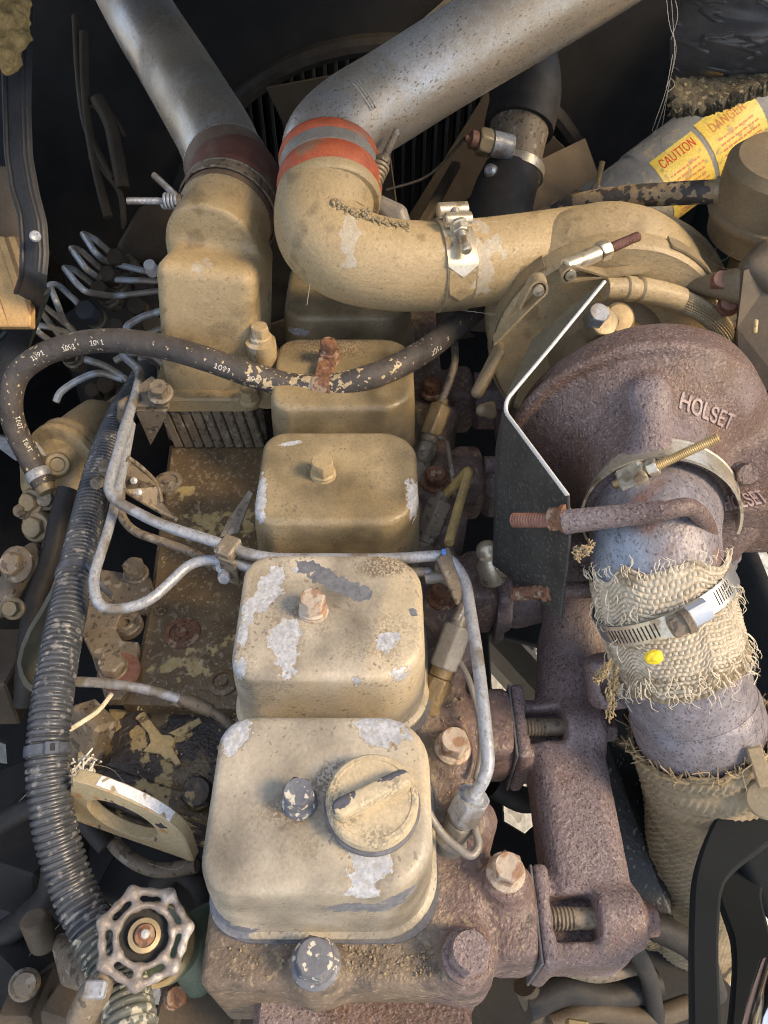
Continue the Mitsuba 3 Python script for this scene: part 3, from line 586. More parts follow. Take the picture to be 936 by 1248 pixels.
# the block with the cross below the plenum
cb = thing('thermostat_block', 'oil caked black block with a bare tan cross on its top', 'engine casting')
o = on([(132, 862), (292, 868), (282, 945), (262, 975), (112, 925)], .884); o[:, 0] = np.minimum(o[:, 0], -.0525)
part(cb, 'body', noisy(dense(plate(o, [], (0, 0, .80), *XY, .084, .003), .006), .0016, 70, 3), 'oil_caked', 40)
o = on([(108, 920), (262, 962), (255, 1000), (100, 952)], .879); o[:, 0] = np.minimum(o[:, 0], -.054)
part(cb, 'step', noisy(dense(plate(o, [], (0, 0, .81), *XY, .069, .002), .006), .0008, 90, 5), 'oil_caked', 40)
q = [(360, 235), (385, 208), (410, 200), (455, 268), (500, 322), (540, 322), (572, 345), (552, 385), (600, 470), (572, 482), (545, 452), (525, 462), (490, 420), (402, 406), (440, 360), (428, 312)]
part(cb, 'raised_cross', plate(on([(80 + x / 4.255, 820 + y / 4.255) for x, y in q], .886), [], (0, 0, .884), *XY, .0026, .0006), 'tan_clean', 30, 'bare tan cross')
part(cb, 'raised_rib', plate(on([(205, 893), (243, 874), (246, 880), (218, 898)], .886), [], (0, 0, .884), *XY, .0020, .0005), 'tan_clean')
for x, y in ((120, 918), (245, 968)): part(cb, 'bolt', bolt(az(x, y, .884), (-.1, -.25, 1), .019, .011, 0, .001, .2), 'oil_caked')
# lifting eye
le = thing('lifting_eye', 'thick tan lifting eye plate with an oval hole beside the nearest rocker cover', 'lifting bracket')
a0, b0 = az(87, 982, .900), az(243, 1036, .904); u = b0 - a0; L = np.linalg.norm(u); u /= L; v = unit(A(0, .16, 1) - u * (A(0, .16, 1) @ u))
o = [(0, 0), (L, 0), (L * 1.0, .020), (L * .985, .030), (.95 * L, .037), (.86 * L, .0455), (.74 * L, .051), (.6 * L, .0545), (.45 * L, .056), (.33 * L, .056), (.24 * L, .054)]
part(le, 'plate', plate(o, [circ(.53 * L, .0245, .0235, 30, .0175)], a0, u, v, .0082, .0010), 'tan_worn', 25)
q = np.array(o[3:]); part(le, 'worn_edge', rings([np.array([a0 + u * x + v * (y + g_) + np.cross(u, v) * h_ for g_, h_ in ((.0001, .0009), (.0001, .0073), (.0006, .0070), (.0006, .0012))]) for x, y in spline(np.hstack([q, q[:, :1] * 0]), 4)[6:-7, :2]]), 'worn_white', 30, 'white worn edge')
part(le, 'foot', beam(a0 + u * .01 + A(0, .008, -.004), a0 + u * L * .9 + A(0, .008, -.004), .006, .03, .001), 'oil_caked')

# ------------------------------------------------------------------ intake elbow with heater plate and its pipe
ht = thing('heater_plate', 'ribbed air heater plate under the intake elbow', 'air heater')
y0 = az(262, 545, PZ)[1]; tz = ay(262, 497, y0)[2]; xl, xr = az(204, 545, PZ)[0], az(325, 545, PZ)[0]
part(ht, 'core', box(((xl + xr) / 2, y0 + .052, (PZ + tz) / 2), (xr - xl, .09, tz - PZ - .001), .002), 'dirty_steel')
for k in range(9):
    x = xl + .004 + (xr - xl - .008) * (k + .5) / 9
    part(ht, 'rib', beam((x + .003, y0 + .0035, PZ + .001), (x - .003, y0 + .0035, tz - .001), (xr - xl) / 9 * .8, .012, .0012, (0, 1, 0)), 'dirty_steel')
ie = thing('intake_elbow', 'square based tan intake elbow with a round collar, left of the far rocker covers', 'intake elbow')
fl = lambda z, g, r: np.hstack([rbox((xl + xr) / 2 + .001, y0 + .048, xr - xl + 2 * g, .104 + 2 * g, r), np.full((36, 1), z)])
part(ie, 'flange', rings([fl(tz, .000, .014), fl(tz + .001, .002, .016), fl(tz + .013, .002, .016), fl(tz + .0148, .0005, .0145), fl(tz + .015, -.01, .008)]), 'dusty_tan')
TL, TR, BL, BR = sp(192, 325, .612), sp(305, 340, .612), sp(200, 474, .675), sp(322, 478, .675)
ball = lambda c, r: np.asarray(c) + trimesh.creation.icosphere(2).vertices * r
CO = sp(266, 284, .660); CX = unit(sp(288, 238, .695) - CO); cu, cv, _ = frame(CX); CR = .0395
ring = lambda o, r, n=48: np.array([o + (np.cos(t) * cu + np.sin(t) * cv) * r for t in np.linspace(0, 2 * np.pi, n, endpoint=False)])
S = []
for q, s in ((TL, 1), (TR, -1), (BL, 1), (BR, -1)): S += [ball(q + A(s * .009, .009, -.006 if q is TL or q is TR else .002), .009)]
back = [ball(A(BL[0] + .012, y0 + .085, BL[2] + .006), .009), ball(A(BR[0] - .012, y0 + .085, BR[2] + .006), .009)]
eu, ew = unit(TR - TL), unit(TL + TR - BL - BR); en = np.cross(eu, ew); ew = np.cross(en, eu); EH = np.linalg.norm(TL - BL); EC = (TL + TR + BL + BR) / 4; en = en if en[1] > 0 else -en
body = s_join(.013, s_box(EC + en * .042 + ew * .001 - eu * .003, (np.linalg.norm(TR - TL) * 1.10, .084, EH * 1.02), .011, np.array([eu, en, ew])), s_cyl(CO - CX * .022, CO + CX * .016, CR, .003))
part(ie, 'body', solid(body, EC + en * .05 - .12, EC + en * .05 + .12, .0026, .0003, 120), 'dusty_tan', True)
part(ie, 'collar', lathe(CO - CX * .006, CX, [(CR * .97, 0), (CR * .985, .003), (CR, .010), (CR, .018), (CR * 1.03, .021), (CR * 1.045, .027), (CR * 1.03, .033), (CR * .96, .035)], 48), 'dusty_tan', 38)
part(ie, 'skirt', hull(ball(BL + A(.006, .008, .03), .004), ball(BR + A(-.006, .008, .03), .004), fl(tz + .013, -.010, .01), ball(A(BL[0] + .01, y0 + .09, tz + .05), .004), ball(A(BR[0] - .01, y0 + .09, tz + .05), .004)), 'dusty_tan', 38)
for x, y, z in ((305, 488, tz + .015), (318, 412, tz + .065), (316, 476, tz + .015)):
    c = az(x, y, z) if y != 476 else az(x, y, z) + A(.004, .055, 0)
    part(ie, 'bolt', bolt(c, (0, 0, 1), .0135, .009, 1.35, .003, .3), 'dusty_tan')
c = az(318, 418, tz + .062); part(ie, 'bolt_post', lathe(c - A(0, 0, .06), (0, 0, 1), [(.014, 0), (.0125, .05), (.0125, .062)], 24), 'dusty_tan')

hs = thing('red_hose_sleeve', 'dusty red silicone sleeve joining the intake elbow to the left pipe', 'hose')
h0, h1, h2 = CO + CX * .020, sp(289, 238, .700), sp(276, 200, .722)
part(hs, 'sleeve', hose([h0, h0 * .5 + h1 * .5, h1, h2], [.0415, .042, .0405, .040], 36, 8), 'silicone_dusty', 40)
part(hs, 'bead', sweep(spline([h0 * .4 + h1 * .6, h1, h1 * .4 + h2 * .6], 6), [.0418] + [.0435] * 11 + [.0418], 36), 'silicone_dull', 40, 'brick red band of the sleeve')
lp = thing('left_intake_pipe', 'aluminised steel pipe rising to the upper left with a blue sheen', 'pipe')
part(lp, 'tube', hose([h1 + unit(h0 - h1) * .012, h2, sp(262, 166, .745), sp(244, 135, .768), sp(212, 82, .808), sp(178, 28, .85), sp(140, -40, .92), sp(110, -110, 1.0), sp(60, -240, 1.25)], .0378, 44, 12), 'aluminised_pipe', 50)
part(lp, 'bead', sweep(np.array([h2 + unit(sp(262, 166, .745) - h2) * t for t in np.linspace(-.003, .004, 7)]), [.0378, .0392, .0398, .0400, .0398, .0392, .0378], 44), 'aluminised_pipe', 50)

def tbolt_clamp(o, axis, r, w, p0, p1, lab, mat='zinc_gold', studm='dirty_steel', spring=True, ang=(0, 330), hint=(0, 0, 1)):
    """a band clamp with its T-bolt: spring coil, nut, bridge, from p0 (trunnion) to p1 (stud tip)"""
    t = thing('band_clamp', lab, 'hose clamp'); d = unit(p1 - p0); L = np.linalg.norm(p1 - p0)
    part(t, 'band', band(o, axis, r, w, .0011, ang[0], ang[1], hint, 60, .0006), mat, 40)
    part(t, 'stud', thread(p0, p1, .0029, .0011), studm)
    part(t, 'nut', hexbar(p0 + d * L * .34, d, .0095, .006, .3, .14, True), mat)
    if spring:
        a = np.linspace(0, 4 * 2 * np.pi, 90); u_, v_, _ = frame(d)
        part(t, 'spring', sweep(np.array([p0 + d * (L * (.40 + .17 * k / 90)) + (np.cos(x) * u_ + np.sin(x) * v_) * .0056 for k, x in enumerate(a)]), .0013, 7), 'galvanised', 60)
    u_, v_, _ = frame(d, axis)
    part(t, 'trunnion', lathe(p0 + d * L * .26 - v_ * w * .45, v_, [(.002, 0), (.0044, .0004), (.0044, w * .9 - .0004), (.002, w * .9)], 18), mat)
    part(t, 'bridge', beam(p0 + d * L * .05, p0 + d * L * .30, w * .8, .0065, .0015, unit(np.asarray(o) - p0)), mat)
    return t
# on the elbow collar: two studs point to the left
tbolt_clamp(CO + CX * .036, CX, .0428, .013, sp(258, 245, .640), sp(155, 245, .648), 'dusty band clamp with spring and long stud on the intake elbow collar', 'dirty_steel', 'galvanised')
solo('clamp_stud', thread(sp(216, 240, .665), sp(187, 213, .672), .0030, .0012), 'galvanised', 'short grey stud poking up behind the sprung band clamp', 'stud')

# ------------------------------------------------------------------ crossover: silver pipe, red sleeve, tan pipe
X0, X1, X2 = sp(402, 232, .632), sp(398, 205, .640), sp(400, 178, .650)
xp = thing('right_intake_pipe', 'aluminised steel pipe running to the upper right over the engine', 'pipe')
part(xp, 'tube', hose([X2 + (X1 - X2) * .6, X2, sp(425, 150, .662), sp(470, 122, .668), sp(540, 78, .664), sp(620, 30, .655), sp(700, -18, .645), sp(800, -80, .64), sp(900, -140, .64), sp(1100, -260, .66)], .0378, 44, 12), 'aluminised_pipe', 50)
for t in (.20, .26, .32):
    c = sp(425, 150, .662) * (1 - t) + sp(470, 122, .668) * t; n_ = unit(EYE + A(.04, -.02, .0) - c); ax_ = unit(sp(470, 122, .668) - sp(425, 150, .662)); n_ = unit(n_ - ax_ * (n_ @ ax_)); s_ = np.cross(ax_, n_)
    part(xp, 'crease', sweep(np.array([c + (n_ * math.cos(q) + s_ * math.sin(q)) * .0374 for q in np.linspace(-.75, .0, 14)]), [.0004] + [.0012] * 12 + [.0004], 8), 'aluminised_pipe', 60)
rs = thing('red_coupling', 'bright red ribbed silicone coupling above the tan elbow pipe', 'hose')
ca = unit(X2 - X0); 
part(rs, 'sleeve', lathe(X0 - ca * .010, ca, [(.0385, 0), (.0405, .001), (.0415, .004), (.0428, .008), (.0434, .013), (.0428, .018), (.0408, .0205), (.0408, .0235)], 60), 'silicone', 40)
L_ = np.linalg.norm(X2 - X0)
part(rs, 'dull_band', lathe(X0 + ca * .0125, ca, [(.0400, 0), (.0412, .001), (.0412, .012), (.0400, .013)], 60), 'galvanised_dull', 40, 'grey band between the two red beads')
part(rs, 'upper_bead', lathe(X0 + ca * .0245, ca, [(.0395, 0), (.0412, .002), (.0420, .006), (.0412, .010), (.0392, .0125)], 60), 'silicone', 40)
xe = thing('crossover_pipe', 'dusty tan crossover pipe bending over the far rocker cover to the turbocharger', 'pipe')
cr = [sp(402, 226, .634), sp(394, 258, .624), sp(396, 285, .618), sp(420, 308, .616), sp(466, 322, .619), sp(515, 325, .625), sp(580, 321, .634), sp(650, 312, .645), sp(720, 303, .66), sp(775, 306, .68), sp(820, 332, .705), sp(842, 378, .735), sp(848, 430, .77)]
part(xe, 'tube', hose(cr, [.0392, .0395, .0385, .0372, .0358, .0352, .035, .035, .0355, .0365, .038, .0385, .0385], 48, 12), 'dusty_tan', 50)
part(xe, 'rim', lathe(X0 - ca * .016, ca, [(.0395, 0), (.0412, .002), (.0418, .006), (.0412, .010), (.0385, .011)], 60), 'dusty_tan', 40)
bo = sp(396, 228, .595); bn = unit(A(-.02, -.62, .78))
part(xe, 'plug_boss', lathe(bo - bn * .010, bn, [(.0125, 0), (.0118, .008), (.0105, .0105), (.0078, .0112), (.0072, .0095), (.001, .0092)], 28), 'dusty_tan')
part(xe, 'plug', hexbar(bo - bn * .001, bn, .0085, .0025, .4), 'dirty_steel')
rng = np.random.default_rng(7); wb = []
for k in range(170):                                               # the crust of weld beads on the upper side of the bend
    t = k / 170; P = sp(405 + 92 * t + rng.normal(0, 4), 243 + 36 * t ** .7 + rng.normal(0, 2.5 + 2 * t), .58 + .012 * t)
    ctr = cr[2] if t < .3 else cr[3] if t < .55 else cr[4]
    wb.append(tm(trimesh.creation.icosphere(1).vertices * rng.uniform(.0006, .0011 + .0009 * rng.random()) * rng.uniform(.6, 1.3, (1, 3)) + P, trimesh.creation.icosphere(1).faces))
part(xe, 'weld_crust', cat(wb), 'dirty_tan', 60, 'crust of weld beads', kind='stuff')

# ------------------------------------------------------------------ exhaust manifold
MY = [-.034, .084, .205]
def manifold_sdf():
    xr, z = .1665, .893; f = [s_box((xr, .028, z), (.050, .150, .046), .013)]
    for y in MY[:2]: f += [s_box((.158, y, .889), (.054, .046, .042), .008), s_cyl((.1645, y, .9075), (.192, y, .9075), .0165, .003)]
    f += [s_cap((.172, .09, .893), (.186, .150, .898), .024, .026), s_cap((.186, .150, .898), (.212, .225, .925), .026, .036), s_box((.218, .235, .945), (.075, .07, .03), .008),
          s_cap((.15, MY[2], .885), (.20, MY[2] + .01, .90), .022, .026)]
    g = s_join(.006, *f)
    bo = sp(742, 800, .505); g = s_join(.008, g, s_cyl(bo - A(0, .028, .012), bo + A(-.004, -.006, .010), .0155, .004))
    for y in MY: g = s_join(.004, g, s_box((.1355, y, .893), (.009, .054, .058), .003))
    for y in MY[:2]: g = s_cut(g, s_box((.1520, y, .9165), (.0255, .023, .034), .003), k=.003)
    return s_cut(g, s_cyl(bo - A(0, .03, .012), bo + A(-.01, -.02, .03), .0065, .001), k=.003)
em = thing('exhaust_manifold', 'pitted purple brown rusty exhaust manifold bolted along the right of the head', 'exhaust manifold')
part(em, 'casting', solid(manifold_sdf(), (.122, -.075, .83), (.262, .29, .985), .0020, .0003, 300), 'purple_iron', 38)
for k, y in enumerate(MY[:2]):
    part(em, 'gasket', box((.1300, y, .893), (.0016, .052, .057), .0005), 'gasket_grey')
    part(em, 'stud', thread((.131, y, .9090), (.1535, y, .9090), .0066, .0021), 'dirty_steel'); part(em, 'stud_shank', lathe((.1525, y, .9090), (1, 0, 0), [(.0060, 0), (.0060, .016)], 18), 'dirty_steel')
    part(em, 'bolt_head', hexbar((.1915, y, .905), (1, 0, .0), .014, .010, .2) if k else lathe((.1915, y, .905), (1, 0, 0), [(.0125, 0), (.012, .003), (.009, .0035), (.0085, .010), (.0065, .011)], 22), 'purple_iron' if k else 'scorched_steel', 30, None if k else 'pale crusted bolt end')
g = ay(605, 722, MY[2])
part(em, 'flange_ring', lathe(ax(600, 728, .130), (1, 0, 0), [(.015, 0), (.0265, .001), (.027, .004), (.027, .011), (.0255, .0125), (.014, .0125)], 36), 'purple_iron')

# ------------------------------------------------------------------ turbocharger
TC = A(.222, .262, 1.012); TO = sp(800, 622, .487); TA = unit(TO - TC)
def turbine_sdf():
    f = s_join(.03, s_tor(TC, (0, 1, 0), .052, lambda q: .036 + .006 * np.clip(q[:, 0] / .05, -1, 1)), s_ell(TC + A(0, -.004, 0), (.060, .042, .060)), s_cap(TC, TC + TA * .050, .050, .046))
    f = s_join(.016, f, s_cyl(TC, TO + TA * .002, .0455, .003), s_cap(TC + A(.050, .006, -.022), TC + A(.15, .010, -.034), .034, .036), s_box(TC + A(.120, -.030, -.012), (.10, .030, .085), .012))
    f = s_join(.010, f, s_cap(sp(790, 484, .487), sp(793, 548, .470), .0095, .0105), s_cyl(sp(790, 486, .505), sp(790, 484, .480), .0105, .003))
    f = s_join(.006, f, s_box(sp(900, 584, .500), (.15, .060, .013), .004), s_box(sp(915, 628, .500), (.13, .034, .046), .007), s_tor(TC + A(0, -.012, 0), (0, 1, 0), .0885, .0045))
    return s_join(.012, f, s_box(TC + A(-.005, -.01, -.085), (.075, .07, .04), .012))
tf = turbine_sdf()
tu = thing('turbocharger', 'rusty purple brown turbocharger housing with raised lettering on its dome', 'turbocharger')
part(tu, 'turbine_housing', solid(tf, TC - A(.105, .10, .125), TC + A(.19, .085, .115), .0023, .0003, 280), 'rusty_iron', 40)
def on_solid(fn, m, o, u, v, depth=.03, raise_=.0012):
    """lay lettering (made in x, y) on a casting: march each point down along -w until it meets the surface"""
    w = unit(np.cross(u, v)); V = np.array(m.vertices); P = o + V[:, :1] * u + V[:, 1:2] * v + w * depth; d = np.zeros(len(P))
    for _ in range(60): d += fn(P - w * d[:, None]) * .8
    return tm(P - w * d[:, None] + w * np.where(V[:, 2] > 1e-5, raise_, -.0006)[:, None], m.faces)
def lettering(text, o, e, up, h, fn, **k):
    u = unit(e - o); w = unit(EYE - o); w = unit(w - u * (w @ u)); v = np.cross(w, u); m = meshkit.text_mesh(text, h, .001, **k)
    m = dense(m, .0025); s = np.linalg.norm(e - o) / max(m.vertices[:, 0].max(), 1e-6); m.vertices[:, 0] *= s; return on_solid(fn, m, o, u, v)
part(tu, 'raised_lettering', lettering('HOLSET', sp(808, 488, .50), sp(872, 516, .512), None, .0095, tf, bold=True), 'rusty_worn', False, 'HOLSET in raised letters')
part(tu, 'raised_lettering', lettering('HOLSET', sp(886, 622, .47), sp(936, 612, .475), None, .0085, tf, bold=True), 'rusty_worn', False, 'HOLSET in raised letters, lower right')
c = sp(790, 484, .4835); wv_ = unit(EYE + A(0, .1, .3) - c); part(tu, 'boss', lathe(c - wv_ * .012, wv_, [(.0112, 0), (.0108, .012), (.0096, .0140), (.002, .0146)], 26), 'rusty_iron')
part(tu, 'housing_bolt', bolt(sp(797, 552, .468), unit(EYE - sp(797, 552, .468)), .0125, .007, 1.3, .002, .4), 'rusty_iron')
part(tu, 'housing_bolt', bolt(sp(905, 578, .475), A(-.1, -.7, .7), .0125, .008, 1.3, .002, .1), 'rusty_iron')
c = sp(884, 660, .49); part(tu, 'lower_flange', hull(ball(sp(775, 650, .52), .014), ball(sp(900, 640, .50), .014), ball(sp(930, 610, .50), .014), ball(sp(850, 690, .515), .014), ball(sp(790, 610, .54), .014)), 'rusty_iron', 40)
part(tu, 'flange_bolt', bolt(sp(884, 676, .505), A(.2, -.3, -1), .014, .009, 1.4, .003), 'scorched_steel')
# compressor side, tan, behind
CC = A(.228, .385, 1.008); co = thing('compressor_housing', 'tan compressor housing half hidden behind the rusty turbine', 'turbocharger')
part(co, 'scroll', solid(s_join(.02, s_tor(CC + A(0, .045, 0), (0, 1, 0), .062, .033), s_cyl(CC + A(0, .012, 0), CC + A(0, .09, 0), .070, .004), s_cap(CC + A(.03, .05, -.05), CC + A(.15, .06, -.06), .03, .032)), CC - A(.11, .01, .12), CC + A(.19, .12, .12), .004, .0004, 120), 'dusty_tan', True)
part(co, 'back_plate', lathe(CC + A(0, .004, 0), (0, 1, 0), [(.03, -.002), (.074, .000), (.084, .001), (.084, .010), (.06, .012)], 60), 'brown_murk')
part(co, 'bearing_housing', lathe(CC + A(0, .002, 0), (0, -1, 0), [(.062, 0), (.058, .006), (.036, .020), (.034, .045), (.05, .06)], 40), 'brown_tan')
for k in range(24):
    a = math.radians(k * 15); u = A(math.cos(a), 0, math.sin(a)); part(co, 'cooling_rib', beam(CC + u * .062 + A(0, -.002, 0), CC + u * .082 + A(0, -.006, 0), .006, .008, .001, (0, 1, 0)), 'dusty_tan')
vb = thing('compressor_band', 'tan V band clamp round the compressor with wire loop ends', 'hose clamp')
part(vb, 'band', lathe(CC, (0, 1, 0), [(.084, -.011), (.090, -.0115), (.0925, -.009), (.0935, -.003), (.0935, .004), (.0925, .010), (.090, .0125), (.084, .012)], 90), 'dusty_tan', 30)
part(vb, 'strap', band(CC + A(0, .001, 0), (0, 1, 0), .0938, .0155, .0012, 20, 320, (1, 0, 0), 70, .0005), 'dirty_tan', 40)
def loop_end(pin, tip1, tip2, side):
    """a folded strap end: pin with the strap running round it and back"""
    w_ = A(0, 1, 0); d1, d2 = tip1 - pin, tip2 - pin; q = unit(d1 + d2); s = np.cross(w_, q); pts = [tip1]
    for t in np.linspace(-2.0, 2.0, 15)[::side]: pts.append(pin - q * (.0066 * math.cos(t)) + s * (.0066 * math.sin(t)))
    pts.append(tip2); P = spline(pts, 3)
    t_ = np.gradient(P, axis=0); nn = np.cross(t_, w_); nn /= np.linalg.norm(nn, axis=1, keepdims=True) + 1e-9
    return cat(rings([np.array([p + w_ * .0055 + n * .0008, p - w_ * .0055 + n * .0008, p - w_ * .0055 - n * .0008, p + w_ * .0055 - n * .0008]) for p, n in zip(P, nn)]))
for pin, t1, t2, sd in ((sp(655, 349, .555), sp(602, 415, .575), sp(632, 372, .565), 1), (sp(694, 330, .560), sp(790, 327, .585), sp(740, 334, .575), -1)):
    lp_ = part(vb, 'loop', loop_end(pin, t1, t2, sd), 'dirty_tan', 40); part(vb, 'pin', lathe(pin - A(0, .0075, 0), (0, 1, 0), [(.001, 0), (.0040, .0004), (.0040, .0146), (.001, .015)], 18), 'zinc_gold')
p0, p1 = sp(688, 326, .557), sp(778, 288, .575); d = unit(p1 - p0)
part(vb, 't_bolt_stud', thread(p0, p1, .0038, .0013), 'rust_red', 32, 'dark red rusty stud'); part(vb, 't_bolt_sleeve', lathe(p0, d, [(.004, 0), (.006, .001), (.006, .030), (.004, .031)], 20), 'zinc_gold')
part(vb, 'nut', hexbar(p0 + d * .031, d, .0135, .009, .2, .14, True), 'zinc_gold')
for q, e in ((sp(582, 478, .60), sp(610, 430, .60)), (sp(588, 500, .598), sp(600, 505, .60))): part(vb, 'hinge', hull(ball(q, .0050), ball(e, .0036), ball(e + A(0, .010, 0), .0036)), 'brown_tan')

# ------------------------------------------------------------------ heat shield in front of the turbine
E1, E2, E2b, E3, E4, E5, L1, L2, L3 = sp(737, 343, .540), sp(617, 488, .515), sp(616, 502, .512), sp(692, 604, .448), sp(694, 660, .452), sp(683, 752, .480), sp(602, 688, .545), sp(606, 545, .56), sp(650, 415, .545)
def shell(pts, tris, t):
    use = sorted({i for q in tris for i in q}); tris = [tuple(use.index(i) for i in q) for q in tris]; V = np.array([pts[i] for i in use]); N_ = np.zeros_like(V)
    for q in tris: N_[list(q)] += np.cross(V[q[1]] - V[q[0]], V[q[2]] - V[q[0]])
    N_ /= np.linalg.norm(N_, axis=1, keepdims=True); n = len(V); f = []; ed = {}
    for q in tris:
        f += [q, tuple(n + i for i in q[::-1])]
        for k in range(3): ed[(q[k], q[(k + 1) % 3])] = 1
    for (i, j) in ed:
        if (j, i) not in ed: f += [(j, i, n + i), (j, n + i, n + j)]
    return tm(np.vstack([V + N_ * t / 2, V - N_ * t / 2]), f)
hsd = thing('heat_shield', 'folded black heat shield plate with a bright bare edge beside the turbocharger', 'heat shield')
pts = [E1, E2, E2b, E3, E4, E5, L1, L2, L3]; tr = [(1, 7, 2), (2, 7, 6), (2, 6, 3), (3, 6, 4), (4, 6, 5)]
part(hsd, 'plate', shell(pts, tr, .0024), 'shield_paint', False); part(hsd, 'upper_fold', shell(pts, [(0, 8, 1), (8, 7, 1)], .0024), 'olive_dust_lit', False, 'olive upper fold, dust and light painted in')  # fold paler than the plate: light falling on it painted in, with dust
eg = np.array(bend([E1, (E1 + E2) / 2 + A(.0004, 0, 0), E2, E2b, E3], .006, 5)); part(hsd, 'bare_edge', sweep(eg, .0014, 8), 'edge_white', 60, 'bright bare metal edge')
eg2 = bend([E3, E4, E5], .006, 5); part(hsd, 'lower_edge', sweep(eg2, .0013, 8), 'shield_paint', 60)

# ------------------------------------------------------------------ U-bolt, elbow pipe, wrapped sleeve
ub = thing('exhaust_u_bolt', 'rusty U bolt across the exhaust elbow, its threaded end through the heat shield', 'u bolt')
r0, r1 = sp(690, 636, .447), sp(812, 622, .420)
part(ub, 'sleeve', lathe(r0, r1 - r0, [(.005, -.002), (.0072, -.001), (.0066, .02), (.0060, np.linalg.norm(r1 - r0) - .002), (.0052, np.linalg.norm(r1 - r0))], 26), 'rusty_iron')
part(ub, 'rod', hose([r0 * .2 + r1 * .8, r1, sp(838, 618, .422), sp(856, 632, .432), sp(866, 660, .450), sp(866, 700, .475)], .0052, 16, 8), 'rusty_iron', 60)
part(ub, 'thread', thread(sp(672, 634, .452), sp(625, 634, .470), .0046, .0019), 'rust_red', 32, 'red rusty thread')
part(ub, 'nut', bolt(sp(689, 632, .449), sp(668, 633, .456) - sp(689, 632, .449), .0135, .007, 1.25, .0025), 'orange_rust')
part(ub, 'thread', thread(sp(665, 721, .492), sp(626, 724, .510), .0048, .0019), 'orange_rust'); part(ub, 'nut', bolt(sp(678, 720, .488), sp(660, 721, .497) - sp(678, 720, .488), .0135, .007, 1.25, .0025), 'orange_rust')
part(ub, 'lower_rod', hose([sp(682, 720, .485), sp(730, 718, .488), sp(790, 716, .50)], .0055, 14, 5), 'rusty_iron', 60)

DP = [(806, 612, .497), (799, 636, .476), (797, 660, .466), (801, 694, .463), (812, 745, .465), (828, 805, .470), (846, 865, .478), (862, 915, .488), (866, 935, .494)]
DPs = spline([sp(*q) for q in DP], 12); DR = .0380
dp = thing('exhaust_downpipe', 'scorched steel exhaust pipe curving down from the turbocharger, blue grey and rust stained', 'exhaust pipe')
part(dp, 'pipe', sweep(DPs, [DR] * len(DPs), 56), 'scorched_steel', 50)
part(dp, 'joint_ring', sweep(DPs[70:80], [DR + .0004, DR + .0014, DR + .0018, DR + .0018, DR + .0018, DR + .0018, DR + .0018, DR + .0018, DR + .0014, DR + .0004], 56), 'scorched_steel', 50)
t_, U_, V_ = frames(DPs)
s_at = np.concatenate([[0], np.cumsum(np.linalg.norm(np.diff(DPs, axis=0), axis=1))])
def along(s): return [np.array([np.interp(s, s_at, M_[:, k]) for k in range(3)]) for M_ in (DPs, t_, U_, V_)]
def weave_sleeve(s0, s1, r, na=76, rows=27, sub=5, rag=.004, seed=3):
    n, m = na * sub, rows * sub; th = np.arange(n) * 2 * np.pi / n; R = []
    jag0 = (meshkit.noise(np.stack([np.cos(th) * 4 + 9, np.sin(th) * 4 + 9, th * 0], 1), seed) - .5) * 2 * rag; jag1 = (meshkit.noise(np.stack([np.cos(th) * 5 + 29, np.sin(th) * 5 + 9, th * 0], 1), seed) - .5) * 2 * rag * 1.6
    V = []
    for j in range(m + 1):
        f = j / m; row = f * rows
        s = (s0 + jag0) * (1 - f) + (s1 + jag1) * f; u = th / (2 * np.pi) * na + .5 * (np.floor(row) % 2); a = np.abs((u % 1) - .5) * 2; b = np.abs((row % 1) - .5) * 2
        wob = meshkit.noise(np.stack([np.floor(u), np.full(n, np.floor(row)), u * 0], 1) * 1.0, seed)
        hgt = .0013 * np.sqrt(np.clip(1 - a ** 2.2, 0, 1)) * np.sqrt(np.clip(1 - b ** 2.2, 0, 1)) * (.75 + .5 * wob) + .0012 * (meshkit.fbm(np.stack([np.cos(th) * 3, np.sin(th) * 3, np.full(n, f * 4)], 1) + 7, 2, seed))
        P = np.stack([np.interp(s, s_at, DPs[:, k]) for k in range(3)], 1); Ux = np.stack([np.interp(s, s_at, U_[:, k]) for k in range(3)], 1); Vx = np.stack([np.interp(s, s_at, V_[:, k]) for k in range(3)], 1)
        V.append(P + (Ux * np.cos(th)[:, None] + Vx * np.sin(th)[:, None]) * (r + hgt)[:, None])
    return rings(V, False)
def s_near(px, py):
    d = [(math.hypot(468 + FOC * ((p - EYE) @ RGT) / ((p - EYE) @ FWD) - px, 624 - FOC * ((p - EYE) @ UPV) / ((p - EYE) @ FWD) - py), s) for p, s in zip(DPs, s_at)]; return min(d)[1]
S0, S1, SC = s_near(800, 690), s_near(828, 800), s_near(812, 728)
wr = thing('woven_wrap', 'frayed cream woven heat wrap round the exhaust pipe', 'heat wrap')
part(wr, 'cloth', weave_sleeve(S0, S1, .0387), 'glass_cloth', 50)
part(wr, 'inner_strip', weave_sleeve(S1 - .006, S1 + .007, .0386, 62, 4, 4, .001), 'glass_cloth_old', 50, 'smooth inner strip below the frayed edge')
rng = np.random.default_rng(11); fr = []
